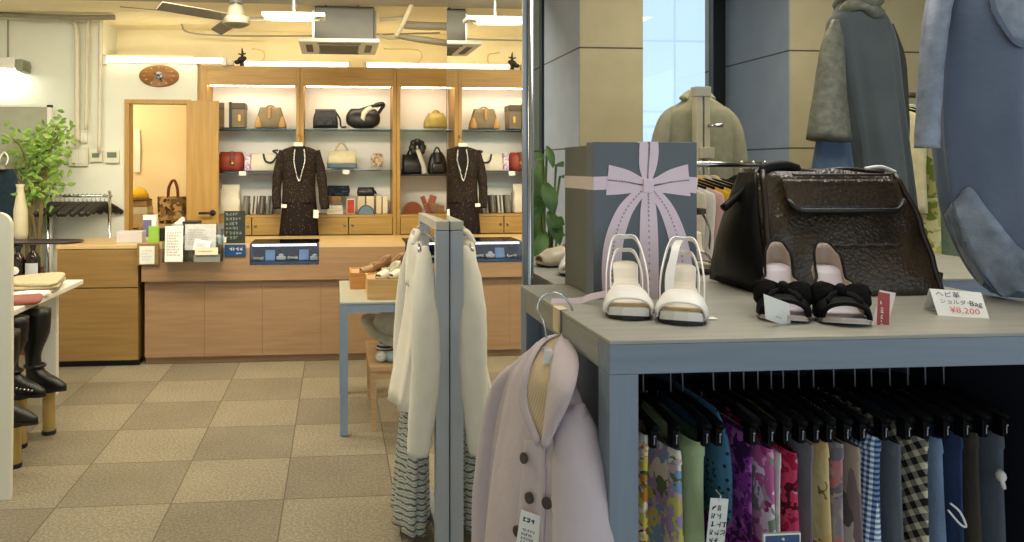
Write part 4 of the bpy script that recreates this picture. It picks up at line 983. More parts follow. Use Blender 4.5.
M_beige = fabric('beige_knit', '#cdbf9e', '#b9aa88')
folded('folded_sweater', (PX(33, 4.85), 4.87, zt+.001), .32, .42, 3, M_beige, 'pile of folded beige knitwear on the white table', .1)
folded('folded_scarf', (PX(22, 4.4), 4.42, zt+.001), .2, .26, 1, fabric('dusty_red_cloth', '#a0625a', '#8d534c'), 'folded dusty red cloth at the near end of the white table', .2)
folded('folded_white_cloth', (PX(30, 4.6), 4.58, zt+.001), .2, .2, 1, M_paper, 'small folded white cloth between red cloth and beige knitwear', -.2)
def bottle(xp, h_, lab, lm, circ):
    c_ = Vector((PX(xp, 5.17), 5.17, zt+.001)); t_ = thing('bottle', lab, 'bottle', c_)
    MB().lathe(c_, [(.0, 0), (.042, 0), (.046, .012), (.046, h_*.62), (.036, h_*.74), (.016, h_*.82), (.016, h_*.93), (.0, h_*.93)], 20).build('glass_body', mat('dark_brown_glass', '#20130f', .12), t_, 50)
    MB().cyl(c_+Vector((0, 0, h_*.9)), c_+Vector((0, 0, h_)), .019).build('cap', M_black, t_, 40)
    if circ: MB().lathe(c_+Vector((0, -.048, h_*.36)), [(.0, 0), (.026, 0), (.0, .002)], 20, Matrix.Rotation(PI/2, 4, 'X')).build('label', lm, t_)
    else: MB().grid(lambda u, v: c_+Vector((.0475*math.sin(-1+2*u), -.0475*math.cos(-1+2*u), h_*(.1+.42*v))), 8, 2).build('label', lm, t_)
bottle(18, .235, 'dark bottle with round white label on the white table, left of the pair', M_paper, True)
bottle(33, .25, 'dark bottle with tall pale label on the white table, right of the pair', mat('pale_label', '#c9cdd6', .6), False)
single('small_jar', MB().lathe((PX(41, 5.2), 5.2, zt+.001), [(.0, 0), (.025, 0), (.025, .06), (.018, .075), (.018, .1), (0, .1)], 16), mat('maroon_jar', '#4c2620', .4), 'small maroon jar right of the two dark bottles', 'jar', None, 40)
M_goldst = mat('gold_stand', '#bfa566', .38, .45)
def boot(xp, dd, zb, hgt, rz, lab, stud):
    c_ = Vector((PX(xp, dd), dd, zb)); t_ = thing('ankle_boot' if hgt < .3 else 'tall_boot', lab, 'boot', c_, rz, 'black boots under the white table')
    T = t_.matrix_basis
    mb = MB(); rings = []
    for (z, cx_, hx, hy) in catmull([(0.01, .055, .125, .04), (.03, .055, .13, .043), (.06, .035, .105, .042), (.09, .0, .065, .042), (.13, -.02, .045, .042), (.2, -.025, .045, .044), (hgt*.7, -.015, .085, .065), (hgt, -.015, .095, .07)], 3):
        rings.append([T @ Vector((cx_+hx*math.cos(a_), hy*math.sin(a_), z)) for a_ in [2*PI*k/24 for k in range(24)]])
    mb.loft(rings).build('upper', mat('boot_black', '#0f0e0f', .4, 0, '#0b0a0b', 10, bump=.1), t_, True)
    mb = MB(); out = [(.055+.132*math.cos(2*PI*k/24), .046*math.sin(2*PI*k/24)) for k in range(24)]
    mb.loft([[T @ Vector((x_, y_, 0)) for x_, y_ in out], [T @ Vector((x_, y_, .016)) for x_, y_ in out]]).build('sole', M_black, t_)
    if stud:
        mb = MB()
        for k in range(10): mb.sphere(T @ Vector((-.06+.022*k, -.045, .06-.002*k)), .007, 8, 5)
        mb.build('studs', M_silver, t_, True)
    mb = MB().tube([T @ Vector((-.015+.055*math.cos(a_), .05*math.sin(a_), .13)) for a_ in [k*PI/6 for k in range(13)]], .009, 6); mb.build('ankle_strap', M_blk, t_, True)
def stand(xp, dd, zt_, lab):
    c_ = Vector((PX(xp, dd), dd, 0)); t_ = thing('display_stand', lab, 'stand', c_, group='gold boot stands')
    MB().lathe(c_, [(.0, .02), (.034, .02), (.034, zt_-.012), (.0, zt_-.012)], 20).build('column', M_goldst, t_, 40); MB().lathe(c_, [(.0, 0), (.038, 0), (.038, .022), (.0, .022)], 20).build('base', M_black, t_, 40)
    MB().lathe(c_, [(.0, zt_-.012), (.06, zt_-.012), (.06, zt_), (0, zt_)], 20).build('plate', M_black, t_, 40)
stand(14, 3.97, .225, 'gold cylinder stand nearest the camera under the white table'); stand(49, 4.45, .255, 'gold cylinder stand farther back under the white table'); stand(20, 4.25, .28, 'gold cylinder stand between the other two, hidden behind boots')
boot(4, 3.97, .226, .46, -.25, 'black boot in front on the nearest gold stand', False)
boot(14, 4.25, .281, .42, -.25, 'black studded boot in the middle of the three, with silver studs', True)
boot(37, 4.45, .256, .45, -.3, 'black boot farthest back on the gold stand beside the table leg', False)
# white end panel of a display rack at the left edge
d0 = 3.58; xr = PX(11, d0); ztp = PZ(211, d0)
t = thing('rack_end_panel', 'cream upright rack end panel with rounded corner at the left edge', 'rack', (xr-.15, d0, 0))
pts = [Vector((xr-.34, d0, 0)), Vector((xr-.005, d0, 0)), Vector((xr, d0, .4)), Vector((xr, d0, ztp-.06))]+[Vector((xr-.06+.06*math.cos(k*PI/12), d0, ztp-.06+.06*math.sin(k*PI/12))) for k in range(1, 7)]+[Vector((xr-.34, d0, ztp))]
MB().prism(pts, (0, .03, 0)).build('panel', mat('cream_panel', '#f4f0de', .5, 0, '#efebd6', 3), t)
MB().cyl((xr-.3, d0+.03, ztp-.1), (xr-.3, d0+.3, ztp-.1), .014).cyl((xr-.3, d0+.3, ztp-.1), (xr-.3, d0+.3, 0), .014).build('rail', M_chrome, t)
# ================================================================ blue-grey shoe table and bench behind the rack
M_tblue = mat('blue_grey_paint', '#8ea0b4', .45, 0, '#8496ab', 4)
xl, xr, y0, y1, zt = PX(340, 4.27), .52, 4.25, 5.08, .75
t = thing('shoe_table', 'blue-grey table with slim square legs holding shoe boxes, behind the white jacket', 'table', ((xl+xr)/2, 4.65, 0))
MB().box(xl, xr, y0, y1, zt-.012, zt, .003).build('table_top', mat('table_top_grey', '#b9bcae', .25, 0, '#b0b3a6', 3), t)
MB().box(xl+.005, xr-.005, y0+.005, y0+.03, zt-.06, zt-.012).box(xl+.005, xr-.005, y1-.03, y1-.005, zt-.06, zt-.012).box(xl+.005, xl+.03, y0, y1, zt-.06, zt-.012).box(xr-.03, xr-.005, y0, y1, zt-.06, zt-.012).build('apron', M_tblue, t)
for x_ in (xl, xr-.045):
    for y_ in (y0, y1-.045): MB().box(x_+.001, x_+.044, y_+.001, y_+.044, .008, zt-.013).box(x_+.008, x_+.037, y_+.008, y_+.037, 0, .008).build('leg', M_tblue, t)
M_bench = wood('pale_birch', '#c9a67a', '#b9946a', 'x', 5)
xl2 = PX(370, 4.29)
t = thing('low_bench', 'low pale wooden bench under the blue-grey table', 'bench', (xl2+.15, 4.6, 0))
xr2 = .475; zb = .37
MB().box(xl2, xr2, 4.32, 4.98, zb-.03, zb, .004).build('seat', M_bench, t)
MB().box(xl2+.01, xr2-.01, 4.33, 4.36, zb-.075, zb-.03).box(xl2+.01, xl2+.035, 4.33, 4.97, zb-.075, zb-.03).build('apron', M_bench, t)
for x_ in (xl2+.005, xr2-.04):
    for y_ in (4.325, 4.94): MB().prism([(x_, y_, zb-.03), (x_+.036, y_, zb-.03), (x_+.03, y_, 0), (x_+.008, y_, 0)], (0, .034, 0)).build('leg', M_bench, t)
q = P(385, 325, 4.75)
t = thing('straw_hat', 'cream brimmed hat with grey stripes resting on a stand under the shoe table', 'hat', (q.x, 4.72, zb))
MB().lathe((q.x, 4.74, zb), [(.0, 0), (.06, 0), (.05, .03), (.025, .045), (.03, .09), (.05, .12), (0, .12)], 18).build('hat_stand', stripes('stand_stripes', [(0, '#2d2f33'), (.5, '#b9bab5')], 'Z', 14, 0), t, 40)
RT = Matrix.Rotation(.45, 4, 'Y') @ Matrix.Rotation(.3, 4, 'X')
MB().lathe((q.x, 4.7, zb+.13), [(.095, 0), (.09, .05), (.07, .1), (.03, .125), (.0, .13)], 24, RT).build('crown', fabric('hat_cream', '#d8cdb2', '#c8bc9e'), t, True)
MB().lathe((q.x, 4.7, zb+.13), [(.08, .006), (.16, -.012), (.17, -.006), (.09, .014), (.08, .006)], 24, RT).build('brim', fabric('hat_cream', '#d8cdb2'), t, True)
for (xp, yp, col, lab) in ((381, 364, '#e2e6df', 'small rolled white sock ball on the bench under the shoe table'), (391, 365, '#9fbfc0', 'small rolled teal sock ball right of the white one on the bench'), (396, 357, '#d8c5b4', 'small rolled pinkish sock ball at the back of the bench')):
    q = P(xp, yp, 4.4+.004*(365-yp)*6); single('rolled_socks', MB().sphere((q.x, 4.42+.02*(365-yp)/4, zb+.031), (.033, .05, .03), 14, 9).tube([(q.x-.02, 4.385, zb+.045), (q.x+.02, 4.385, zb+.045)], .008), fabric('sock_'+col[1:], col), lab, 'socks', None, True)
# wooden shoe boxes
M_sbox = wood('orange_pine', '#c98d4a', '#ba7c3b', 'x', 5); M_sbox2 = wood('pale_pine', '#d1a96c', '#c2985c', 'x', 5)
def openbox(nm, lab, x0, x1, ya, yb, z0_, hh, m):
    t_ = thing(nm, lab, 'box', ((x0+x1)/2, (ya+yb)/2, z0_)); th = .012
    MB().box(x0, x1, ya, yb, z0_, z0_+th).build('bottom', m, t_)
    for (a_, b_, c_, d_) in ((x0, x1, ya, ya+th), (x0, x1, yb-th, yb), (x0, x0+th, ya+th, yb-th), (x1-th, x1, ya+th, yb-th)): MB().box(a_, b_, c_, d_, z0_+th, z0_+hh, .002).build('side_board', m, t_)
    MB().box(x0+th, x1-th, ya+th, yb-th, z0_+hh-.02, z0_+hh-.008).build('insert', M_bench, t_); return z0_+hh-.008
xa, xb = PX(350, 4.75), PX(394, 4.75)
zA = openbox('shoe_box', 'orange wooden display box at the back left of the shoe table, holding tan shoes', xa, xb, 4.7, 4.98, .751, .1, M_sbox)
xa2, xb2 = PX(367, 4.4), PX(414, 4.4)
zB = openbox('shoe_box', 'pale wooden display box at the front of the shoe table, holding sandals', xa2, xb2, 4.33, 4.6, .751, .115, M_sbox2)

# ---------------------------------------------------------------- generic ladies' shoe
def prof(tab, s):
    for (a, va), (b_, vb) in zip(tab, tab[1:]):
        if s <= b_:
            u = (s-a)/(b_-a); u = u*u*(3-2*u); return va+(vb-va)*u
    return tab[-1][1]
WT = [(0, .30), (.03, .62), (.1, .9), (.22, 1), (.33, .97), (.5, .72), (.66, .58), (.82, .62), (.93, .56), (1, .22)]
def sole_z(s, H, toe=.004): return .004+toe*max(0, (.12-s)/.12)+(H*prof([(0, 0), (.33, 0), (.6, .45), (.86, .97), (1, 1)], s))
def shoe(nm, lab, cat, M, L, W, H, ms, mi, group=None, kind='pump', mu=None, mt=None, heelr=(.021, .007), sole_th=.007, msole=None):
    t_ = thing(nm, lab, cat, M.translation, 0, group)
    N = 22
    def ring(f, top, th):
        return [[M @ Vector((x_, s*L, z_)) for x_, z_ in ((-f*W*prof(WT, s), sole_z(s, H)+top), (f*W*prof(WT, s), sole_z(s, H)+top), (f*W*prof(WT, s), sole_z(s, H)+top-th), (-f*W*prof(WT, s), sole_z(s, H)+top-th))] for s in [k/N for k in range(N+1)]]
    MB().loft(ring(1.0, 0, sole_th*.5)).build('sole', msole or M_black, t_)
    MB().loft(ring(.97, sole_th, sole_th)).build('footbed', ms, t_)
    rg_ = ring(.88, sole_th+.0015, .0015)
    if nm == 'white_sandal': MB().loft(rg_[7:]).build('insole', mi, t_); MB().loft(rg_[:8]).build('toe_insole', M_footbed, t_)
    else: MB().loft(rg_).build('insole', mi, t_)
    if heelr:
        b = MB(); rg = []
        for f in (0, .12, .4, .75, 1):
            r_ = heelr[0]+(heelr[1]-heelr[0])*(f**.5); yy = L*(.93-.02*f)
            rg.append([M @ Vector((r_*math.cos(a), yy+r_*math.sin(a), (1-f)*(sole_z(.92, H)+.001))) for a in [2*PI*k/12 for k in range(12)]])
        b.loft(rg).build('heel', mu or ms, t_, True)
    return t_
def vamp(M, L, W, H, s0, s1, hv, e=.0, n=10, s_dip=0, wf=1.03):
    def fn(u, v):
        s = s0+(s1-s0)*u; a = PI*v; hh = prof(hv, u); st = sole_z(s, H)+.004
        ww = W*prof(WT, s)*wf
        s2 = s+s_dip*math.sin(a)
        return M @ Vector((-ww*math.cos(a)*(abs(math.cos(a))**-.25 if abs(math.cos(a)) > .05 else 1), s2*L, st+hh*math.sin(a)**.75))
    return MB().grid(fn, n, 16)
def solidify(o, th=.0025):
    m = o.modifiers.new('thick', 'SOLIDIFY'); m.thickness = th; m.offset = 1; return o
M_tanshoe = mat('tan_shoe', '#a9835a', .45, 0, '#94704a', 12); M_insole = mat('pale_insole', '#d9cbb0', .6)
def simple_shoe(x_, y_, z_, rz, H, m, lab, grp, L=.21):
    M_ = Matrix.Translation((x_, y_, z_)) @ Matrix.Rotation(rz, 4, 'Z')
    t_ = shoe('pump_shoe', lab, 'shoe', M_, L, .034, H, m, M_insole, grp, mu=m)
    solidify(vamp(M_, L, .034, H, .03, .4, [(0, .018), (.4, .032), (1, .04)]).build('upper', m, t_, True))
    def wall(u, v):
        side = -1 if u < .5 else 1; s = .38+.62*(1-abs(2*u-1)); xx = W_ = .034*prof(WT, min(s, 1))*1.03
        if s > .97: xx = xx*(1-abs(2*u-1))**.0
        return M_ @ Vector((side*xx, s*L, sole_z(s, H)+.004+v*(.028+.018*prof([(0, 1), (.4, .3), (1, 1.3)], (s-.38)/.62))))
    solidify(MB().grid(wall, 26, 3).build('quarter', m, t_, True)); return t_
simple_shoe(xa+.06, 4.74, zA, -1.25, .05, M_tanshoe, 'tan court shoe at the left on the orange wooden box', 'tan shoes on the orange box')
simple_shoe(xa+.16, 4.83, zA, -1.2, .05, M_tanshoe, 'tan court shoe at the right on the orange wooden box', 'tan shoes on the orange box')
M_ivory = mat('ivory_leather', '#e4dcc6', .4)
simple_shoe(xa2+.06, 4.37, zB, -.75, .03, M_ivory, 'ivory flat shoe at the left on the pale wooden box', 'ivory flats on the pale box', .2)
simple_shoe(xa2+.13, 4.38, zB, -.75, .03, M_ivory, 'ivory flat shoe beside another, nearest the white jacket on the pale box', 'ivory flats on the pale box', .2)
simple_shoe(PX(405, 4.9), 4.72, .752, -1.0, .06, mat('rose_shoe', '#b55468', .4), 'rose pink shoe just showing behind the white jacket on the table', 'rose shoes', .2)
simple_shoe(PX(397, 4.9), 4.66, .752, -1.0, .06, mat('grey_shoe', '#9b9688', .4), 'grey shoe on the table behind the pale wooden box', None, .2)

# ================================================================ mirror
NEAR, FAR = 1.80, 2.98
mx0 = Vector((PX(447, FAR), FAR, 0)); mx1 = Vector((PX(523.5, NEAR), NEAR, 0))
t = thing('wall_mirror', 'tall mirror with chrome frame, reflecting the bag shelves, beside the rack', 'mirror', ((mx0.x+mx1.x)/2, (NEAR+FAR)/2, 0))
dirv = (mx1-mx0).normalized(); nv = Vector((dirv.y, -dirv.x, 0))
if nv.x > 0: nv = -nv          # towards the left, the reflecting side
k = NT('mirror_silver'); k.b.inputs['Metallic'].default_value = 1; k.b.inputs['Roughness'].default_value = .0; k.b.inputs['Base Color'].default_value = (.93, .94, .93, 1)
ZM = 2.35
MB().prism([mx0+Vector((0, 0, .03)), mx1+Vector((0, 0, .03)), mx1+Vector((0, 0, ZM)), mx0+Vector((0, 0, ZM))], -nv*.006).build('glass', k.m, t)
MB().prism([mx0-nv*.008+Vector((0, 0, .03)), mx1-nv*.008+Vector((0, 0, .03)), mx1-nv*.008+Vector((0, 0, ZM)), mx0-nv*.008+Vector((0, 0, ZM))], -nv*.012).build('backing', M_beam, t)
e = mx1+dirv*.0
b = MB().prism([e-nv*.022, e+dirv*.012-nv*.022, e+dirv*.012+nv*.004, e+nv*.004], (0, 0, ZM+.01)); b.prism([mx0-nv*.02, mx0-dirv*.004-nv*.02, mx0-dirv*.004, mx0], (0, 0, ZM)); b.prism([mx0-nv*.02+Vector((0, 0, ZM)), mx1-nv*.02+Vector((0, 0, ZM)), mx1+nv*.003+Vector((0, 0, ZM)), mx0+nv*.003+Vector((0, 0, ZM))], (0, 0, .02)); b.prism([mx0-nv*.02, mx1-nv*.02, mx1+nv*.003, mx0+nv*.003], (0, 0, .03))
b.build('frame', M_steel, t)
pc = e+dirv*.019-nv*.012
MB().cyl((pc.x, pc.y, 0), (pc.x, pc.y, ZM), .0065, n=16).build('pole', M_chrome, t, True)

# ================================================================ rack with white jacket beside the mirror
FR = FAR-.0
xp0, xp1 = PX(436, FR-.07), mx0.x-.0015
zr = PZ(222, FR-.07)
M_rack = mat('rack_blue_grey', '#b9bec6', .4, .1, '#afb5be', 3)
t = thing('clothes_rack', 'grey metal frame clothes rack standing against the mirror edge, white jacket on it', 'clothes rack', ((xp0+xp1)/2, FR+.2, 0))
pw = xp1-xp0
MB().box(xp0, xp1, FR-.07, FR-.02, 0, zr-.036, .002).build('post', M_rack, t)
MB().box(xp0-.005, xp0+.04, FR+.46, FR+.5, 0, zr-.036, .002).build('post', M_rack, t)
MB().box(xp0, xp1, FR-.07, FR+.0, zr-.034, zr, .002).prism([(xp0, FR+.0, zr-.034), (xp1-.005, FR+.0, zr-.034), (xp1-.03, FR+.5, zr-.034), (xp0-.005, FR+.5, zr-.034)], (0, 0, .034)).build('top_bar', mat('rack_pale_top', '#c9c8c0', .45), t)
MB().box(xp0+.005, xp0+.035, FR-.02, FR+.46, .05, .09).build('bottom_bar', M_rack, t)
MB().cyl((xp0+.01, FR-.02, zr-.08), (xp0+.01, FR+.46, zr-.08), .009).build('hanging_rail', M_chrome, t)
# jacket: hangs sideways along the left face of the rack
M_jkt = fabric('ivory_jacket_cloth', '#f7f2e6', '#f0eadb', 12, .15)
xj = PX(418, FR); zj = PZ(240, FR)
t = thing('white_jacket', 'ivory white jacket hanging on the side of the grey rack', 'jacket', (xj, FR+.15, PZ(460, FR)), group=None)
xj0 = xp0-.052
garment(MB(), (xj0, FR+.17, zj), [(0, .05, .022, 0, .0), (-.02, .1, .028, 0, 0), (-.07, .15, .032, 0, -.0), (-.2, .16, .032, 0, .0), (-.4, .17, .034, 0, -.02), (-.68, .175, .04, 0, -.065)], -PI/2, 44, 4, .014, 6).build('body', M_jkt, t, True)
MB().tube(catmull([(xj0-.02, FR+.08, zj-.03), (xj0-.0, FR+.1, zj+.012), (xj0+.005, FR+.17, zj+.02), (xj0-.0, FR+.24, zj+.01), (xj0-.025, FR+.2, zj-.06), (xj0-.038, FR+.13, zj-.2)], 5), .013, 10, sq=.6).build('collar', M_jkt, t, True)
S = lambda xx, yy, dd: tuple(P(xx, yy, dd))
sleeve(MB(), [S(425, 247, FR+.06), S(424, 262, FR+.01), S(425, 310, FR-.05), S(426, 370, FR-.065), S(421, 425, FR-.05), S(418, 455, FR-.045)], [.014, .034, .052, .056, .051, .043], 20, 5, .7, 3, .002).build('sleeve', M_jkt, t, True)
sleeve(MB(), [S(414, 244, FR+.33), S(408, 268, FR+.38), S(402, 330, FR+.42), S(400, 400, FR+.42)], [.02, .034, .038, .034], 20, 5, .7, 4, .002).build('sleeve', M_jkt, t, True)
t = thing('jacket_hanger', 'thin hanger with hook carrying the white jacket on the rack', 'hanger', (xj0, FR+.17, zj))
MB().tube(catmull([(xj0, FR+.02, zj-.05), (xj0, FR+.17, zj+.0), (xj0, FR+.32, zj-.05)], 4), .008, 6).tube(catmull([(xj0, FR+.17, zj), (xj0, FR+.17, zj+.03), (xp0-.01, FR+.17, zj+.045), (xp0+.01, FR+.17, zr-.066)], 4), .003, 6).build('frame', M_chrome, t, True)
# striped skirt under it
M_strp = stripes('grey_zigzag_stripes', [(0, '#5b676c'), (.2, '#b9baae'), (.42, '#8796a0'), (.58, '#dedac8'), (.82, '#a3a69e')], 'Z', 13, 4)
xs_ = PX(417, FR+.1); zsk = PZ(372, FR+.1)
t = thing('striped_skirt', 'grey and cream zigzag striped long skirt hanging below the white jacket', 'skirt', (xs_, FR+.2, .05))
garment(MB(), (xp0-.06, FR+.2, zsk+.1), [(0, .14, .025, 0, 0), (-.1, .16, .03, 0, 0), (-.35, .19, .045, 0, -.0), (-.6, .205, .055, 0, -.01), (-.73, .21, .06, 0, -.015)], -PI/2, 60, 9, .02, 9).build('cloth', M_strp, t, True)
# ================================================================ display tables on the right
def painted_grain(name, a, b_, axis): return wood(name, a, b_, axis, 7, .4)
M_dtop = painted_grain('worn_grey_top', '#a5a398', '#97958a', 'x')
M_dfront = painted_grain('blue_grey_stained_wood', '#7e8b98', '#74818f', 'x')
M_dleg = painted_grain('blue_grey_stained_wood_upright', '#7e8b98', '#74818f', 'z')
M_dside = painted_grain('grey_side_rail', '#93948d', '#86877f', 'y')
ZD = 1.235
dx0 = P(609.5, 341, 1).x*(1.5-ZD)/(1.5-P(609.5, 341, 1).z); DY0 = (1.5-ZD)/(1.5-P(609.5, 341, 1).z)
def desk(lab, x0, x1, ya, yb, back):
    t_ = thing('display_table', lab, 'table', ((x0+x1)/2, (ya+yb)/2, 0))
    MB().box(x0, x1, ya, yb, ZD-.006, ZD, .0015).build('table_top', M_dtop, t_)
    MB().box(x0, x1, ya, ya+.05, ZD-.052, ZD-.006, .0015).build('front_rail', M_dfront, t_)
    MB().box(x0, x1, yb-.05, yb, ZD-.052, ZD-.006, .0015).build('back_rail', M_dfront, t_)
    for x_ in (x0, x1-.05): MB().box(x_, x_+.05, ya+.05, yb-.05, ZD-.052, ZD-.006).build('side_rail', M_dside, t_)
    for x_ in (x0, x1-.046):
        for y_ in (ya, yb-.05): MB().box(x_, x_+.046, y_, y_+.05, 0, ZD-.052, .0015).build('leg', M_dleg, t_)
    if back:
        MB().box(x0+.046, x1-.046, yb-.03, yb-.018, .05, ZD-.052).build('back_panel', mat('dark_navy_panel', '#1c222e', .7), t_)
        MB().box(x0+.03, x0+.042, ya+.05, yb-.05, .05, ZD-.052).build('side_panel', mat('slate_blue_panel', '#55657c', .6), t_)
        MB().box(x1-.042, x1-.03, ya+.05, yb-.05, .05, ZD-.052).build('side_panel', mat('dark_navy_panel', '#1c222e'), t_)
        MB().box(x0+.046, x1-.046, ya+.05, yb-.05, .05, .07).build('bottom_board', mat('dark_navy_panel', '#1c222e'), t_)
        MB().cyl((x0+.042, ya+.3, ZD-.098), (x1-.042, ya+.3, ZD-.098), .011).build('hanging_rail', M_steel, t_, True)
    return t_
DY1 = DY0+.56; dx1 = 1.36
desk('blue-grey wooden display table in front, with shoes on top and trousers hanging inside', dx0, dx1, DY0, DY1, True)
desk('second grey display table directly behind the front one, big bag at its edge', .50, dx1+.5, DY1+.004, DY1+.55, False)

# ---------------------------------------------------------------- clothes hanging inside the front table
rail = ZD-.098; yr = DY0+.3
M_hang = mat('black_hanger_plastic', '#070708', .6, spec=.15)
HGR = None
def clip_hanger(x, lab, zt_, rot=0):
    """black clip hanger running front to back"""
    global HGR
    loc = Vector((x, yr, rail))
    if HGR is not None: return dup(HGR, loc, lab, 'black clip hangers inside the front table', rot)
    HGR = thing('clip_hanger', lab, 'hanger', loc, 0, 'black clip hangers inside the front table')
    HGR.rotation_euler = (0, 0, 0)
    y_ = yr
    MB().tube(catmull([(x, y_, rail-.08), (x, y_, rail-.022), (x+.014, y_, rail-.004), (x, y_, rail+.014), (x-.014, y_, rail+.002)], 5), .0024, 6).build('hook', mat('dark_hook_steel', '#6d7076', .3, .9), HGR, True)
    MB().tube([(x, y_-.15, rail-.092), (x, y_-.05, rail-.08), (x, y_+.05, rail-.08), (x, y_+.15, rail-.092)], .007, 8).build('bar', M_hang, HGR, True)
    for s in (-1, 1):
        cl = MB().box(x-.006, x+.006, y_+s*.13-.012, y_+s*.13+.012, rail-.13, rail-.085, .003).build('clip', M_hang, HGR)
        MB().cyl((x, y_+s*.13-.014, rail-.122), (x, y_+s*.13-.014, rail-.108), .0012).sphere((x, y_+s*.13-.015, rail-.107), .0024, 8, 6).build('pin', M_steel, cl)
    return HGR
DG = DY0+.17                      # depth of the front edge of the hanging clothes
def hang(nm, cat, what, xa, xb, ytop, m, seed, bottom=.35, wave=.006, slant=0, flare=1.15, rot=0, hl=None, hanger=True):
    xc = PX((xa+xb)/2, DG); hw = max(.006, (PX(xb, DG)-PX(xa, DG))/2); ztop = PZ(ytop, DG)
    t_ = thing(nm, what, cat, (xc, yr, bottom))
    L = ztop-bottom; r_ = random.Random(seed); ro = PI/2+rot+r_.uniform(-.09, .09)
    o_ = garment(MB(), (xc, yr, ztop), [(0, .13, hw*.55, 0, 0), (-.02, .132, hw*.8, 0, slant*.1), (-.1, .135, hw*.85, 0, slant*.3), (-L*.4, .142, hw*1.05, 0, slant*.5), (-L, .15, hw*flare, 0, slant)], ro, 56, 5, wave*1.7, seed, 5, False).build('cloth', m, t_, True)
    garment(MB(), (xc, yr, ztop+.002), [(0, .132, hw*.62, 0, 0), (-.012, .1335, hw*.86, 0, slant*.06), (-.026, .1345, hw*.9, 0, slant*.12)], ro, 56, 5, .002, seed, 3, False).build('waistband', m, t_, True)
    if hanger: clip_hanger(xc, hl or ('black clip hanger holding the '+what.split(' hanging')[0][:60]), ztop)
    return t_
B1 = blotch('tropical_print', ['#c9803a', '#3f6b3a', '#d8c25a', '#8c3a3a', '#e6dcc2', '#5c8a96'], 38)
B2 = blotch('pastel_floral', ['#b59cc4', '#d8d06a', '#88a8c8', '#d8b8b0', '#6c7c5a', '#e8e0d4'], 34)
B3 = dots('teal_dotted', '#3c6680', '#10242e', 90, .3)
B4 = blotch('magenta_leaf', ['#6b2a78', '#8c3a94', '#3c1a48', '#a860a8'], 40)
B5 = blotch('pink_blossom', ['#c46aa0', '#e0a8c8', '#8a9a84', '#efe4ea', '#a8407a', '#b8b0b4'], 30)
B6 = blotch('crimson_floral', ['#a81f3f', '#d04468', '#5a1028', '#c898a8'], 36)
B7 = blotch('sand_patch_print', ['#e0c48a', '#d8b878', '#8a7048', '#e6cf9c', '#e0c48a'], 22)
B8 = blotch('mauve_grey_floral', ['#9a94a0', '#b8a8a4', '#7c7c8c', '#c88a90', '#a8a4a8'], 34)
B9 = blotch('beige_tartan', ['#b8a894', '#6c6460', '#d4c8bc', '#8c7a78', '#b8a894'], 20, stretch=(1, 1, .5))
G1 = checks('blue_gingham', '#e6ecf2', '#7f98bd', '#27406f', 32, (0, 0, 0), .5)
G2 = checks('black_cream_check', '#d8cfb4', '#8a8272', '#15151a', 14, (.6, 0, 0), .45)
rows = [
 ('printed_trousers', 'trousers', 'tropical orange and green print trousers hanging first from the table leg', 641, 661, 446, B1, 1),
 ('printed_trousers', 'trousers', 'pastel floral purple and yellow trousers hanging left of the pale green ones', 662, 684, 463, B2, 2),
 ('green_trousers', 'trousers', 'plain pale green trousers hanging behind a white price tag', 686, 720, 455, fabric('pale_green_cotton', '#a9b98a', '#9cae80', 10), 3),
 ('printed_trousers', 'trousers', 'purple and magenta leaf-print trousers hanging right of the teal dotted blouse', 742, 757, 450, B4, 5),
 ('printed_trousers', 'trousers', 'pink blossom print trousers hanging above the blue framed sign', 757, 778, 465, B5, 6),
 ('white_trousers', 'trousers', 'narrow white trousers hanging right of the pink blossom ones', 779, 786, 470, M_paper, 7),
 ('printed_trousers', 'trousers', 'crimson floral trousers hanging between white and sand-coloured ones', 788, 808, 470, B6, 8),
 ('grey_trousers', 'trousers', 'plain light grey trousers hanging just left of the sand print ones', 809, 816, 462, fabric('light_grey_cotton', '#8d9196', '#80848a', 10), 9),
 ('printed_trousers', 'trousers', 'sand yellow print trousers hanging right of the plain light grey ones', 817, 834, 460, B7, 10),
 ('printed_trousers', 'trousers', 'mauve-grey floral trousers hanging right of the sand yellow ones', 835, 850, 462, B8, 11),
 ('checked_trousers', 'trousers', 'beige tartan trousers hanging left of the blue gingham', 851, 866, 466, B9, 12),
 ('gingham_trousers', 'trousers', 'blue and white gingham trousers hanging in the middle of the table', 867, 894, 456, G1, 13),
 ('grey_trousers', 'trousers', 'plain mid grey trousers hanging between gingham and black check', 895, 912, 464, fabric('mid_grey_wool', '#6b7077', '#60656c', 10), 14),
 ('checked_skirt', 'skirt', 'black and cream checked skirt hanging right of plain mid grey trousers', 913, 930, 454, G2, 15),
 ('chambray_trousers', 'trousers', 'pale blue chambray trousers hanging right of the black check', 931, 952, 460, fabric('chambray', '#7c8fae', '#6c80a2', 14), 16),
 ('denim_trousers', 'trousers', 'dark blue denim trousers with white drawstring hanging right of the chambray', 954, 968, 456, fabric('dark_denim', '#2f4468', '#263a5c', 14), 17),
 ('olive_trousers', 'trousers', 'dark olive brown trousers hanging near the right end', 972, 988, 455, fabric('dark_olive', '#4a443a', '#403a32', 10), 18),
 ('slate_trousers', 'trousers', 'slate grey trousers with white tied waistband hanging last on the right', 990, 1010, 457, fabric('slate_grey', '#5d6672', '#525a66', 10), 19)]
HN = {}
for (nm, cat, lab, a, b_, yt, m, sd) in rows:
    HN[sd] = hang(nm, cat, lab, a, b_, yt, m, sd, slant=(.012 if sd % 2 else -.004), hl='black clip hanger of the '+' '.join(w_ for w_ in lab.split(' hanging')[0].split()[:7]))
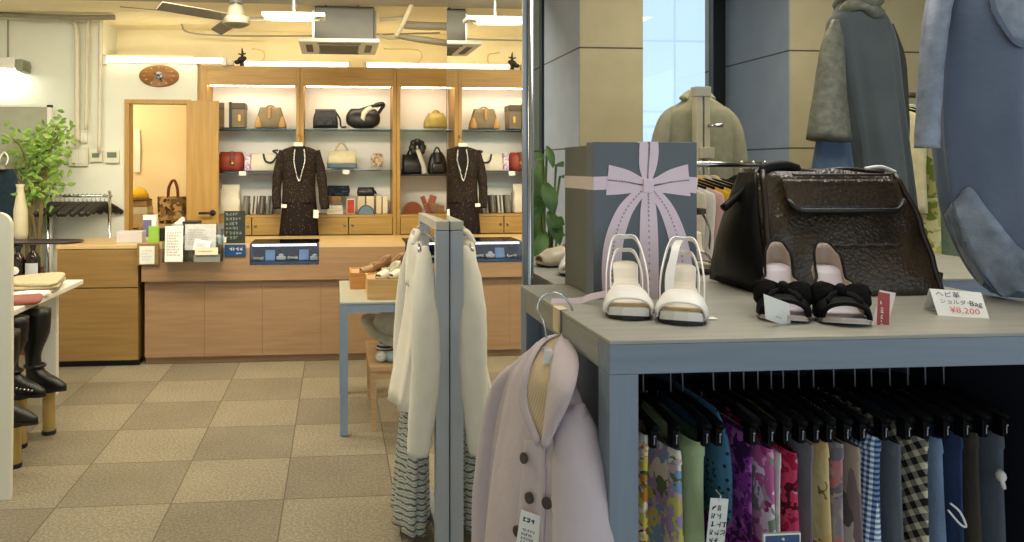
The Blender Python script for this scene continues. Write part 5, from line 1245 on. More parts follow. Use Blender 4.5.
# teal dotted blouse, slanting behind the green trousers
t = thing('dotted_blouse', 'teal blouse with dark dots slanting down between green and purple trousers', 'blouse', (PX(725, DG), yr+.05, .6))
garment(MB(), (PX(722, DG+.02), yr+.015, PZ(424, DG)), [(0, .13, .008, 0, .012), (-.05, .14, .018, 0, 0), (-.12, .145, .022, 0, -.004), (-.2, .14, .02, 0, -.006)], PI/2, 48, 5, .006, 21).build('cloth', B3, t, True)
clip_hanger(PX(716, DG), 'black clip hanger of the teal dotted blouse', 0)
o_ = HN[17]; MB().tube(catmull([S(950, 503, DG-.04), S(960, 512, DG-.045), S(966, 526, DG-.045), S(960, 524, DG-.047), S(948, 510, DG-.045)], 5), .002, 6).build('drawstring', M_paper, o_, True)
o_ = HN[19]; MB().sphere(S(1001, 476, DG-.03), (.007, .01, .011), 10, 6).tube(catmull([S(999, 470, DG-.02), S(1002, 480, DG-.035), S(1004, 488, DG-.03)], 4), .004, 6).build('waist_tie', M_paper, o_, True)
# swing tags
def tag_card(parent, x0, y0, x1, y1, dd, m=M_paper, rot=0, rows=4, seed=1, lab=None, nm='price_tag', ink=None, lean=0):
    a_, c_ = P(x0, y1, dd), P(x1, y0, dd); ce = (a_+c_)/2; w_, h_ = c_.x-a_.x, c_.z-a_.z
    R_ = Matrix.Translation(ce) @ Euler((lean, rot, 0)).to_matrix().to_4x4()
    o = MB().obox((0, 0, 0), (w_, .0015, h_)).xf(R_).build(nm, m, parent)
    if lab: o['label'] = lab
    if rows: MB().scribble(R_ @ frame((0, -.0015, 0), (1, 0, 0), (0, 0, 1)), w_*.75, rows, h_*.8/rows, h_*.014, seed).build('print', ink or M_ink, o)
    return o
tag_card(HN[3], 708, 498, 726, 550, DG-.05, M_paper, .1, 5, 3, 'white price tag with small dark print')
q = P(722, 495, DG-.03)
MB().tube([S(716, 490, DG-.02), S(721, 496, DG-.045), S(719, 501, DG-.052)], .0012, 6).build('tag_string', M_paper, HN[3])
# blue sign with white border at the bottom edge
a, c = P(763, 580, DY0+.03), P(800, 532, DY0+.03)
t = thing('blue_sign', 'dark blue framed card with white border standing inside the table, cut by the photo edge', 'sign', ((a.x+c.x)/2, DY0+.03, .07))
MB().box(a.x, c.x, DY0+.028, DY0+.033, a.z, c.z).build('white_border', M_paper, t)
MB().box(a.x+.003, c.x-.003, DY0+.0265, DY0+.029, a.z+.003, c.z-.003).build('blue_face', mat('slate_sign_blue', '#34557d', .5), t)
MB().box((a.x+c.x)/2-.004, (a.x+c.x)/2+.004, DY0+.034, DY0+.04, .07, a.z+.02).build('support_stick', M_steel, t)
MB().sphere(((a.x+c.x)/2, DY0+.026, c.z-.008), .0025, 8, 5).build('white_emblem', M_paper, t)

# ================================================================ boot box with printed pink ribbon
YB0 = 1.5
bx0, bx1 = PX(593.5, YB0), PX(697, YB0); zb1 = PZ(141, YB0)
YB1 = YB0+.21
t = thing('ribbon_box', 'tall dark grey shoe box with printed pink ribbon bow, behind the white sandals', 'box', ((bx0+bx1)/2, (YB0+YB1)/2, ZD+.0005))
M_boxg = mat('dark_grey_card', '#646b72', .5, 0, '#5d646b', 5); M_boxs = mat('olive_grey_card', '#68675a', .55, 0, '#605f53', 5)
MB().box(bx0+.006, bx1-.006, YB0+.03, YB1, ZD+.001, zb1-.006).build('box_body', M_boxs, t)
MB().box(bx0, bx1, YB0, YB0+.045, ZD+.0005, zb1, .0015).build('lid', M_boxg, t)
M_pink = mat('ribbon_pink', '#f0dce6', .6, 0, '#ead3df', 8); M_stitch = mat('ribbon_print', '#bba3b4', .8)
bw, bh = bx1-bx0, zb1-ZD
def bp(u, v, off=.0012): return Vector((bx0+bw*u, YB0-off, ZD+bh*v))
def band(cl, wl, n=14):
    """flat ribbon on the lid: centre line (u, v) and widths"""
    pts = catmull([c_+(w_,) for c_, w_ in zip(cl, wl)], n) if len(cl) > 2 else [c_+(w_,) for c_, w_ in zip(cl, wl)]
    L, Rr = [], []
    for i, (u, v, w_) in enumerate(pts):
        a_, b2 = pts[max(i-1, 0)], pts[min(i+1, len(pts)-1)]; dx, dy = (b2[0]-a_[0])*bw, (b2[1]-a_[1])*bh; l_ = math.hypot(dx, dy) or 1
        nx, ny = -dy/l_*w_/2, dx/l_*w_/2; L.append((u+nx/bw, v+ny/bh)); Rr.append((u-nx/bw, v-ny/bh))
    return L, Rr, pts
def add_band(nm, cl, wl, off, printed=True, seed=1):
    L, Rr, pts = band(cl, wl); mb = MB()
    for i in range(len(L)-1): mb.face([bp(*L[i], off), bp(*L[i+1], off), bp(*Rr[i+1], off), bp(*Rr[i], off)])
    o = mb.build(nm, M_pink, t)
    if printed:
        mb = MB(); r_ = random.Random(seed)
        for i in range(len(pts)-1):
            u0, v0, _ = pts[i]; u1, v1, _ = pts[i+1]
            for q in ((.2, .6) if i % 2 else ()):
                u, v = u0+(u1-u0)*q, v0+(v1-v0)*q; s_ = .0022
                mb.face([bp(u-s_/bw*r_.uniform(.2, 1), v+s_/bh*r_.uniform(.3, 1), off+.0006), bp(u+s_/bw, v+s_/bh*r_.uniform(-.2, .6), off+.0006), bp(u+s_/bw*r_.uniform(.1, .8), v-s_/bh, off+.0006), bp(u-s_/bw*.6, v-s_/bh*r_.uniform(0, .6), off+.0006)])
        mb.build('ribbon_lettering', M_stitch, o)
        for side in (L, Rr):
            pass
    return o
cxu, cv = .52, .72
add_band('ribbon_band', [(0, .735), (.22, .74)], [.027, .027], .0012, False)
add_band('ribbon_band', [(.82, .735), (1, .72)], [.03, .033], .0012, False)
add_band('ribbon_vertical', [(.53, 1.0), (.53, .93), (.52, .84), (.515, .76)], [.039, .041, .036, .02], .0014, True, 2)
add_band('bow_loop', [(.13, .757), (.3, .745), (.42, .73), (.5, .72)], [.062, .05, .034, .022], .002, True, 3)
add_band('bow_loop', [(.92, .755), (.76, .745), (.63, .728), (.54, .72)], [.066, .052, .034, .022], .002, True, 4)
add_band('bow_tail', [(.46, .69), (.3, .56), (.2, .38), (.17, .2), (.18, .0)], [.02, .032, .039, .041, .041], .0016, True, 5)
add_band('bow_tail', [(.52, .69), (.525, .55), (.53, .3), (.53, .0)], [.02, .034, .04, .04], .0018, True, 6)
add_band('bow_tail', [(.57, .69), (.7, .57), (.8, .4), (.86, .2), (.88, .0)], [.02, .03, .037, .04, .04], .0016, True, 7)
MB().obox(bp(cxu, cv, .004), (.022, .005, .028), None, .002).build('bow_knot', M_pink, t)
zb_ = ZD+bh*.735
MB().box(bx0-.0012, bx0+.002, YB0-.0005, YB0+.046, zb_-.0135, zb_+.0135).box(bx0+.0045, bx0+.008, YB0+.046, YB1, zb_-.0135, zb_+.0135).build('ribbon_side_band', mat('ribbon_pale', '#e8d6c8', .6), t)
MB().box(bx0+bw*.42, bx0+bw*.62, YB0, YB0+.046, zb1-.002, zb1+.0008).box(bx0+bw*.42, bx0+bw*.62, YB0+.046, YB1, zb1-.008, zb1-.005).build('ribbon_top_band', M_pink, t)

# ================================================================ white sandals
M_wpat = mat('white_patent', '#f0ece6', .38, 0, '#eae5de', 5); M_footbed = mat('straw_footbed', '#e3cfa0', .55, 0, '#dcc594', 12); M_inn = mat('cream_sandal_insole', '#ece3d2', .5, 0, '#e4dac6', 8); M_greyp = mat('pale_grey_sole', '#cfccc8', .5)
def sandal(xp, yp, rz, lab, flip=1):
    q_ = P(xp, yp, 1); dd = (1.5-ZD)/(1.5-q_.z)
    M_ = Matrix.Translation((PX(xp, dd), dd, ZD+.001)) @ Matrix.Rotation(rz, 4, 'Z')
    L, W, H = .19, .039, .062
    t_ = shoe('white_sandal', lab, 'sandal', M_, L, W, H, M_wpat, M_inn, 'white high-heeled sandals', heelr=(.02, .008), mu=M_wpat, sole_th=.014, msole=M_black)
    solidify(vamp(M_, L, W, H, .1, .40, [(0, .026), (.5, .036), (1, .036)], wf=1.06, s_dip=-.03).build('toe_band', M_wpat, t_, True), .003)
    # sling straps arching up behind the heel
    def sling(w0, s0, z0_, top, wd_, nm):
        pts = catmull([(-w0, L*s0, sole_z(s0, H)+z0_), (-w0*1.0, L*(s0+.2), sole_z(s0+.2, H)+z0_+(top-z0_)*.5), (-w0*.62, L*.93, H+top*.93), (0, L*1.01, H+top), (w0*.62, L*.93, H+top*.93), (w0*1.0, L*(s0+.2), sole_z(s0+.2, H)+z0_+(top-z0_)*.5), (w0, L*s0, sole_z(s0, H)+z0_)], 7)
        side = []
        for p in pts: side.append(M_.to_3x3() @ Vector((.25*p[0]/w0*0, -.55, 1)))
        MB().ribbon([M_ @ Vector(p) for p in pts], wd_, .0025, side).build(nm, M_wpat, t_)
    sling(W*.93, .36, .014, .066, .009, 'sling_strap'); sling(W*.72, .5, .012, .04, .008, 'heel_strap')
    if flip < 0: MB().ribbon([M_ @ Vector(p) for p in catmull([(-W*.55, L*.36, .04), (-W*.5, L*.5, .075), (-W*.3, L*.72, H+.055), (-.006, L*.9, H+.064)], 6)], .014, .0025, M_.to_3x3() @ Vector((1, .2, 0))).build('front_strap', M_wpat, t_)
    return t_
sandal(629.5, 321, -.33, 'left white high-heeled sandal in front of the ribbon box')
s2 = sandal(681, 326, -.46, 'right white high-heeled sandal, with price ticket lying under its toe', -1)
q = P(706, 319, 1); dd = (1.5-ZD)/(1.5-q.z)
MB().obox((PX(706, dd), dd, ZD+.0015), (.035, .02, .001), (0, 0, -.1)).build('price_ticket', M_paper, s2)

# ================================================================ black and nude pumps with bows
M_nude = mat('nude_satin', '#c9b7a9', .45, 0, '#bda998', 8); M_lilac = mat('lilac_grey_insole', '#cfc6cc', .5, 0, '#c4bac2', 8); M_bs = mat('black_satin', '#060607', .7, 0, '#0a090b', 20, bump=.2, bscale=120, spec=.15)
def pump(xp, yp, rz, lab, kneel=0):
    q_ = P(xp, yp, 1); dd = (1.5-ZD)/(1.5-q_.z)
    M_ = Matrix.Translation((PX(xp, dd), dd, ZD+.001)) @ Matrix.Rotation(rz, 4, 'Z')
    L, W, H = .2, .040, .07
    t_ = shoe('peep_toe_pump', lab, 'shoe', M_, L, W, H, M_nude, M_lilac, 'black and nude peep-toe pumps', heelr=(.018, .009), mu=M_bs, msole=M_greyp, sole_th=.005)
    solidify(vamp(M_, L, W, H, .10, .37, [(0, .024), (.5, .034), (1, .031)], wf=1.05).build('vamp', M_bs, t_, True), .002)
    hv = [(0, .9), (.4, .6), (.75, .8), (1, 1.1)]
    def edge(u, v, add=0):
        s = .36+.66*(1-abs(2*u-1)); sd = -1 if u < .5 else 1; ss = min(s, 1.0)
        xx = W*prof(WT, ss)*1.04
        if s > .72: xx = W*prof(WT, .72)*1.04*math.sqrt(max(0, 1-((s-.72)/.3)**2))
        xx *= 1-.22*v*max(0, (s-.4)/.6)
        return M_ @ Vector((sd*xx*(1+.06*v), s*L, sole_z(ss, H)+.003+v*(.04*prof(hv, (ss-.36)/.64)+add)))
    solidify(MB().grid(lambda u, v: edge(u, v), 40, 4).build('quarter', M_nude, t_, True), -.002)
    MB().tube([edge(k/40, 1) for k in range(41)], .0023, 6).build('top_piping', M_bs, t_, True)
    # peep-toe rim
    MB().tube([M_ @ Vector((-W*.86*math.cos(a), L*.1-.016*math.sin(a)*0-.008*math.sin(a), sole_z(.1, H)+.006+.026*math.sin(a)**.75)) for a in [k*PI/16 for k in range(17)]], .004, 6).build('toe_rim', M_bs, t_, True)
    # bow
    b = MB()
    for s in (-1, 1):
        rg = []
        for (f, hx, hz) in ((0, .004, .008), (.25, .010, .014), (.6, .014, .021), (.9, .012, .02), (1, .004, .012)):
            ce = Vector((s*(.004+.043*f), L*.3+.002*f, sole_z(.3, H)+.046-.010*f*f)); rg.append([M_ @ (ce+Vector((0, hx*math.cos(a)-.004*math.sin(2*a), hz*math.sin(a)))) for a in [2*PI*k/14 for k in range(14)]])
        b.loft(rg)
    b.sphere(M_ @ Vector((0, L*.285, sole_z(.3, H)+.047)), (.011, .011, .014), 12, 8)
    for s in (-1, 1): b.ribbon([M_ @ Vector(p) for p in catmull([(0, L*.27, .05), (s*.014, L*.22, .044), (s*.026, L*.14, .034)], 4)], [.012]*4+[.016]*5, .003, (s*.4, 0, 1))
    b.build('bow', M_bs, t_, True)
    return t_
p1 = pump(786, 324, -.47, 'left black and nude peep-toe pump, white tag tied to it')
p2 = pump(849, 327.5, -.40, 'right black and nude peep-toe pump, red tag leaning on it')
def quad_card(parent, nm, cor, th, m, lab=None):
    """cor: four (x, y, depth) corners"""
    pts = [P(*c_) for c_ in cor]; n_ = (pts[1]-pts[0]).cross(pts[3]-pts[0]).normalized()
    if n_.y > 0: n_ = -n_
    o = MB().prism(pts, -n_*th).build(nm, m, parent)
    if lab: o['label'] = lab
    ex = (pts[1]-pts[0]); ey = (pts[0]-pts[3]); ce = sum(pts, Vector())/4
    return o, frame(ce+n_*.0004, ex, ey), ex.length, ey.length
dA = 1.205
o, Mx, w_, h_ = quad_card(p1, 'price_tag', [(764, 294, dA), (789, 303.5, dA+.02), (791, 328, dA+.03), (766, 319, dA+.005)], .0012, M_paper, 'white price tag with small dark marks')
MB().scribble(Mx @ Matrix.Translation((.004, 0, 0)), w_*.4, 4, .006, .0006, 3).build('print', mat('faded_print', '#a8a39c', .9), o)
MB().lathe((0, 0, 0), [(.0, 0), (.0016, 0), (.0, .0002)], 8, None).xf(Mx @ Matrix.Translation((-.013, .002, 0))).build('punch_mark', M_ink, o)
o, Mx, w_, h_ = quad_card(p2, 'price_tag', [(880, 290, 1.22), (896, 293, 1.22), (886, 333, 1.206), (870.5, 330, 1.206)], .0012, mat('tag_border', '#ecd9d2', .6), 'red price tag with white border and pale lettering')
MB().obox((0, 0, .0003), (w_*.74, h_*.88, .0004)).xf(Mx).build('red_face', mat('tag_red', '#a83c36', .5, 0, '#9c352f', 5), o)
MB().scribble(Mx @ Matrix.Translation((-.003, -.006, .0008)) @ Matrix.Rotation(PI/2, 4, 'Z'), h_*.5, 1, .007, .0007, 6).scribble(Mx @ Matrix.Translation((-.0035, .014, .0008)), .006, 1, .008, .001, 7).build('lettering', M_paper, o)

# ================================================================ big brown snakeskin bag
k = NT('brown_snakeskin'); co = k.coord(); v = k.n('ShaderNodeTexVoronoi', Scale=130); k.l(co, v.inputs['Vector'])
n1 = k.n('ShaderNodeTexNoise', Scale=7, Detail=4); k.l(co, n1.inputs['Vector'])
cc = k.ramp(n1.outputs['Fac'], [(.3, '#261e14'), (.55, '#3d3021'), (.75, '#584630')])
k.l(k.mix(.35, cc, k.ramp(v.outputs['Distance'], [(0, '#40321f'), (.5, '#17110b')])), k.b.inputs['Base Color']); k.b.inputs['Roughness'].default_value = .3
ad = k.n('ShaderNodeMath', _operation='MULTIPLY_ADD'); k.l(n1.outputs['Fac'], ad.inputs[0]); ad.inputs[1].default_value = 2.2; k.l(v.outputs['Distance'], ad.inputs[2])
k.bump(ad.outputs[0], .4, .004); M_snake = k.m
M_dkb = mat('dark_brown_leather', '#2e221a', .35, 0, '#261c16', 8, bump=.1)
gx0, gx1 = PX(765, 1.5), PX(944, 1.5); gy0, gy1 = 1.475, 1.73; gH = PZ(172, 1.58)-ZD
cx_ = (gx0+gx1)/2; cy_ = (gy0+gy1)/2; z0 = ZD+.001
t = thing('snakeskin_bag', 'large dark brown snakeskin bag with flap pocket, behind the black pumps', 'handbag', (cx_, cy_, z0))
def bagring(f):
    hx = (gx1-gx0)/2*(1-.17*f**1.3); hy = (gy1-gy0)/2*(1-.72*f**1.1); sx = -.012*f
    out = []
    n = 72
    for i in range(n):
        a = 2*PI*i/n; ct, st = math.cos(a), math.sin(a); ex_ = .28
        x_ = hx*math.copysign(abs(ct)**ex_, ct); y_ = hy*math.copysign(abs(st)**ex_, st)
        y_ += .006*math.sin(x_*38+f*7)*math.sin(PI*f)*(1 if st < 0 else .3)+.004*math.sin(x_*90-f*15)*math.sin(PI*f)
        b_ = 1+.03*math.sin(PI*f)
        out.append(Vector((cx_+sx+x_*b_, cy_+y_, z0+gH*f+(.008*math.sin(5*(x_/hx)+1) if f > .95 else 0))))
    return out
MB().loft([bagring(f/16) for f in range(17)]).build('body', M_snake, t, True)
fy = lambda z_: cy_-(gy1-gy0)/2*(1-.72*((z_-z0)/gH)**1.1)-.004
def fl(u, v):
    x0_, x1_ = PX(787, 1.53), PX(903, 1.53); zt_, zb2 = PZ(180, 1.53), PZ(212, 1.5)
    rr = max(0, abs(2*u-1)-.8)/.2; vv = min(v, 1-.35*rr*rr)
    z_ = zt_+(zb2-zt_)*vv; return Vector((x0_+(x1_-x0_)*u, fy(z_)-.01-.008*math.sin(PI*u)*v, z_))
fo = MB().grid(fl, 18, 8).build('pocket_flap', M_snake, t, True); solidify(fo, .005)
MB().tube([fl(q/24, 1)+Vector((0, -.003, -.003)) for q in range(25)], .0055, 8).build('flap_zip', M_black, t, True)
MB().tube([fl(.08+.84*q/20, .04)+Vector((0, -.004, .012)) for q in range(21)], .003, 6).build('flap_seam', M_dkb, t, True)
# black side gusset on the left, plus stitching and trim
gus = MB()
pts = [Vector((bagring(f/10)[36].x-.006, cy_+(bagring(f/10)[36].y-cy_), z0+gH*f/10)) for f in range(11)]
rg = []
for f in range(11):
    ff = f/10; hy = (gy1-gy0)/2*(1-.72*ff**1.1)*.98; xL = cx_-.012*ff-(gx1-gx0)/2*(1-.17*ff**1.3)*(1+.03*math.sin(PI*ff))
    bul = .03*math.sin(PI*min(1, ff*1.1))*(1-ff*.5)
    rg.append([Vector((xL-.004-bul*math.sin(PI*q/8), cy_-hy+2*hy*q/8, z0+.002+gH*ff*.98)) for q in range(9)])
gus.loft(rg, False, False); o = gus.build('side_gusset', mat('near_black_leather', '#0b0908', .5, 0, '#070606', 8, bump=.15, spec=.2), t, True); solidify(o, .004)
MB().tube([bagring(f/10)[45]+Vector((-.002, -.002, 0)) for f in range(11)], .006, 8).build('edge_piping', M_dkb, t, True)
MB().tube([bagring(f/10)[63]+Vector((.002, -.002, 0)) for f in range(11)], .006, 8).build('edge_piping', M_dkb, t, True)
MB().tube([(cx_-.09+.012*q, fy(PZ(250, 1.5))-.006, PZ(250, 1.5)+.002*math.sin(q*2)) for q in range(17)], .0035, 6).build('braided_stitching', M_dkb, t, True)
zt_ = z0+gH
MB().tube(catmull([(gx0+.045, cy_-.02, zt_-.03), (gx0+.04, cy_-.03, zt_+.004), (gx0+.09, cy_-.02, zt_+.012), (gx0+.13, cy_-.01, zt_+.004)], 5), .012, 10, sq=.7).tube(catmull([(gx0+.02, cy_, zt_-.035), (gx0-.01, cy_, zt_-.06), (gx0-.04, cy_-.01, zt_-.08)], 4), .009, 8).build('handle', mat('near_black_leather', '#17120f'), t, True)
MB().tube([(cx_-.13+.26*q/12, cy_-.012, zt_+.002+.003*math.sin(q)) for q in range(13)], .006, 6).build('top_zip', M_dkb, t, True)
MB().tube(catmull([(cx_+.075, cy_-.03, zt_+.006), (cx_+.11, cy_-.032, zt_+.01), (cx_+.145, cy_-.03, zt_-.002)], 5), .004, 6).build('zip_glint', M_paper, t, True)  # white tube painting the shine along the bag's top edge
MB().obox((gx1+.008, cy_-.06, ZD+.022), (.026, .03, .04), (0, .2, .2), .004).build('strap_end', M_black, t)
# second strappy shoe and white shoe on the back table
M_dkshoe = mat('dark_brown_shoe', '#3a2a26', .4)
q = P(703, 275, 1); dd = (1.5-ZD)/(1.5-q.z)
M_ = Matrix.Translation((PX(701, dd), dd, ZD+.001)) @ Matrix.Rotation(-.35, 4, 'Z')
t = shoe('strappy_shoe', 'dark strappy heeled shoe half hidden behind the ribbon box', 'shoe', M_, .2, .036, .08, M_dkshoe, M_insole, None, mu=M_dkshoe)
solidify(vamp(M_, .2, .036, .08, .1, .38, [(0, .022), (1, .036)]).build('toe_band', M_dkshoe, t, True), .003)
MB().ribbon([M_ @ Vector((.03*math.sin(a), .165-.04*math.cos(a), .148)) for a in [k*2*PI/24 for k in range(25)]], .014, .003, (0, 0, 1)).build('ankle_strap', M_dkshoe, t)
MB().ribbon([M_ @ Vector(p) for p in catmull([(.03, .09, .06), (.036, .13, .105), (.02, .19, .15)], 5)], .012, .003, (0, .4, 1)).ribbon([M_ @ Vector(p) for p in catmull([(-.03, .09, .06), (-.036, .13, .105), (-.02, .19, .15)], 5)], .012, .003, (0, .4, 1)).build('side_strap', M_dkshoe, t)
dd = 2.0
M_ = Matrix.Translation((PX(537, dd)+.0, dd, ZD+.001)) @ Matrix.Rotation(-1.45, 4, 'Z')
M_bei = mat('beige_patent', '#d2c6ae', .3, 0, '#c8bba2', 6)
t = shoe('beige_shoe', 'beige high-heeled shoe with brown lining at the left end of the back table', 'shoe', M_ @ Matrix.Translation((0, .0, 0)), .2, .036, .095, M_bei, mat('tan_lining', '#b98a58', .5), None, mu=M_bei)
solidify(vamp(M_, .2, .036, .095, .03, .36, [(0, .016), (.5, .036), (1, .042)]).build('upper', M_bei, t, True), .003)
for s in (-1, 1):
    MB().ribbon([M_ @ Vector(p) for p in catmull([(s*.034, .075, .03), (s*.028, .13, .09), (s*.02, .195, .15)], 5)], .022, .003, (0, -.4, 1)).build('side_strap', M_bei, t)
dd = 1.86; q = P(563, 268, dd)
M_ = Matrix.Translation((PX(563, dd), dd-.06, ZD+.001)) @ Matrix.Rotation(-.5, 4, 'Z')
t = shoe('white_shoe', 'white heeled shoe beside the left side of the ribbon box', 'shoe', M_, .19, .034, .07, M_wpat, M_insole, None, mu=M_wpat)
solidify(vamp(M_, .19, .034, .07, .04, .36, [(0, .016), (1, .04)]).build('upper', M_wpat, t, True), .003)
MB().ribbon([M_ @ Vector(p) for p in catmull([(.03, .07, .02), (.028, .13, .08), (0, .195, .12), (-.028, .13, .08), (-.03, .07, .02)], 5)], .014, .003, (0, -.3, 1)).build('sling_strap', M_wpat, t)

# ================================================================ price card
dc = 1.345
cor = [(929.5, 288.5, dc+.035), (981, 292.5, dc+.035), (989.5, 318.5, dc), (938, 315.5, dc)]
dz = lambda x_, y_: (1.5-ZD)/(1.5-P(x_, y_, 1).z)
dL, dR = dz(938, 315.5), dz(989.5, 318.5)
cor = [(929.5, 288.5, dL+.03), (981, 292.5, dR+.03), (989.5, 318.5, dR), (938, 315.5, dL)]
pts = [P(*c_) for c_ in cor]; ce = sum(pts, Vector())/4
t = thing('price_card', 'folded white price card with handwritten black and red lettering beside the bag', 'price card', (ce.x, ce.y, ZD))
o, Mx, w_, h_ = quad_card(t, 'front_leaf', cor, .0008, mat('bright_white_card', '#f6f5f1', .7, 0, '#f2f1ec', 4))
bk = [pts[0], pts[1], pts[1]+Vector((.012, .03, -(pts[1].z-ZD)+.001)), pts[0]+Vector((.012, .03, -(pts[0].z-ZD)+.001))]
MB().prism(bk, (0, .0008, 0)).build('back_leaf', M_paper, t)
MB().text('ヘビ革', Mx @ Matrix.Translation((-w_*.2, h_*.28, .0012)), h_*.24).text('ショルダー', Mx @ Matrix.Translation((-w_*.06, h_*.02, .0012)), h_*.19).text('Bag', Mx @ Matrix.Translation((w_*.31, h_*.02, .0012)), h_*.26).build('black_lettering', M_ink, o)
MB().text('¥8,200', Mx @ Matrix.Translation((w_*.08, -h_*.27, .0012)), h_*.29, (1.05, 1)).build('red_lettering', M_red_ink, o)

# ================================================================ paper ribbon and beige tag on the table's left edge
dE = lambda y_: (1.5-ZD)/(1.5-P(570, y_, 1).z)
single('pink_ribbon_strip', MB().ribbon(catmull([tuple(P(606, 294, dE(306))), tuple(P(590, 297, dE(304))), tuple(P(578, 301, dE(303))), (dx0+.003, dE(303)+.0, ZD+.003)], 5), .014, .001, (.3, .4, .85)), M_pink, 'loose pink printed ribbon end trailing from the box to the beige tag', 'ribbon')
yt = 1.40
single('beige_tag', MB().box(dx0-.006, dx0-.002, yt-.02, yt+.015, ZD-.042, ZD+.001).box(dx0-.006, dx0+.012, yt-.02, yt+.015, ZD+.0005, ZD+.0025), mat('beige_tape', '#e0cda2', .8), 'beige paper tag folded over the left edge of the front table', 'tag')
# ================================================================ lilac trench coat hanging on the left side of the front table
M_coat = fabric('lilac_cotton', '#cdc0c4', '#c2b4ba', 8, .12, .8); M_cord = stripes('beige_corduroy', [(0, '#d2bd9c'), (.5, '#c2ac8a')], 'Y', 60, .3); M_btn = mat('dark_horn_button', '#4a3f38', .35)
co_ = Vector((.372, 1.345, 1.215)); cang = math.radians(-83)
def cl(x, y, z): ca, sa = math.cos(cang), math.sin(cang); return Vector((co_.x+x*ca-y*sa, co_.y+x*sa+y*ca, co_.z+z))
t = thing('lilac_coat', 'pale lilac trench coat with beige corduroy collar lining, hanging on the table side', 'coat', (co_.x, co_.y, .6))
garment(MB(), co_, [(-.035, .03, .018, 0, .012), (-.055, .06, .024, 0, .01), (-.085, .11, .03, 0, .006), (-.125, .15, .036, 0, .0), (-.25, .165, .05, 0, -.012), (-.42, .178, .06, -.0, -.018), (-.62, .19, .07, -.0, -.022)], cang, 64, 5, .02, 31, 6).build('body', M_coat, t, True)
cb = Surf(t.children[0])
sleeve(MB(), [cl(.085, .006, -.1), cl(.14, .0, -.145), cl(.178, -.006, -.24), cl(.198, -.012, -.36), cl(.204, -.02, -.52), cl(.205, -.025, -.62)], [.018, .036, .047, .051, .052, .05], 20, 5, .85, 5, .0015).build('sleeve', M_coat, t, True)
sleeve(MB(), [cl(-.085, .006, -.1), cl(-.15, -.005, -.16), cl(-.175, -.02, -.33), cl(-.175, -.03, -.52), cl(-.175, -.035, -.62)], [.018, .04, .05, .048, .045], 20, 5, .85, 6, .0015).build('sleeve', M_coat, t, True)
# collar, lining, placket, flap and buttons laid on the body
def lay(nm, m, top, bot, off, th=.004, bulge=0, nv=6): return solidify(patch_on(cb, top, bot, off, nv, 6, bulge).build(nm, m, t, True), th)
def strip3(nm, m, a_, b_, nv=6, bulge=0, th=.004):
    A, B = catmull(a_, 6), catmull(b_, 6); n_ = len(A)-1
    def fn(u, v):
        i = min(n_, int(round(u*n_))); p = P(*A[i]); q_ = P(*B[i]); r_ = p+(q_-p)*v
        return r_+Vector((-.6, -.8, 0))*bulge*math.sin(PI*v)
    return solidify(MB().grid(fn, n_, nv).build(nm, m, t, True), th)
ri = [(562, 336, 1.355), (554, 350, 1.31), (550, 384, 1.24), (545, 438, 1.22)]; ro = [(569, 341, 1.345), (579, 364, 1.225), (571, 400, 1.165), (547, 447, 1.20)]
li = [(560, 336, 1.36), (544, 344, 1.335), (531, 368, 1.305), (528, 402, 1.28), (541, 440, 1.228)]; lo = [(556, 336, 1.37), (540, 343, 1.35), (525, 370, 1.325), (521, 404, 1.305), (538, 446, 1.24)]
strip3('collar_lining', M_cord, [(560, 337, 1.365), (544, 345, 1.345), (530, 370, 1.31), (527, 403, 1.285), (541, 441, 1.235)], [(563, 337, 1.365), (556, 351, 1.32), (552, 385, 1.25), (549, 415, 1.24), (545, 440, 1.23)])
strip3('collar', M_coat, ri, ro, 6, .012); strip3('collar', M_coat, li, lo, 6, .006)
lay('placket', M_coat, [(526, 440), (523, 470), (520, 510), (514, 560)], [(547, 440), (546, 470), (545, 510), (542, 560)], .004)
lay('storm_flap', M_coat, [(556, 432), (566, 412), (580, 405), (592, 412)], [(558, 500), (566, 505), (578, 498), (590, 480)], .006, .004, .004)
for (x_, y_) in ((529, 458), (551, 502), (564, 516), (534, 497), (522, 530)):
    h_ = cb.hit(x_, y_, .010)
    Mb = Matrix.Translation(h_[0]) @ h_[1].to_track_quat('Z', 'Y').to_matrix().to_4x4()
    MB().lathe((0, 0, 0), [(.0, 0), (.0095, 0), (.0095, .003), (.006, .0045), (.0, .003)], 14).xf(Mb).build('button', M_btn, t, 40)
h_ = cb.hit(539, 532, .02); Rt = Matrix.Translation(h_[0]) @ Euler((0, .14, -.5)).to_matrix().to_4x4()
o = MB().obox((0, 0, 0), (.036, .0012, .07)).xf(Rt).build('price_tag', M_paper, t); o['label'] = 'white price tag with three dark marks'
MB().scribble(Rt @ frame((0, -.001, .022), (1, 0, 0), (0, 0, 1)), .024, 1, .011, .0022, 4, 1).scribble(Rt @ frame((0, -.001, -.006), (1, 0, 0), (0, 0, 1)), .024, 4, .007, .0007, 5, 1).build('print', M_ink, o)
p_ = P(548, 357, 1.29); MB().obox(p_, (.014, .002, .024), (0, .1, -.5)).build('neck_label', M_paper, t)
t = thing('coat_hanger', 'wire hook and black hanger holding the lilac coat on the table edge', 'hanger', cl(0, .02, 0))
MB().tube(catmull([tuple(cl(-.1, .006, -.10)), tuple(cl(-.04, .012, -.06)), tuple(cl(0, .014, -.04)), tuple(cl(.04, .012, -.06)), tuple(cl(.1, .006, -.10))], 4), .009, 8).build('bar', M_hang, t, True)
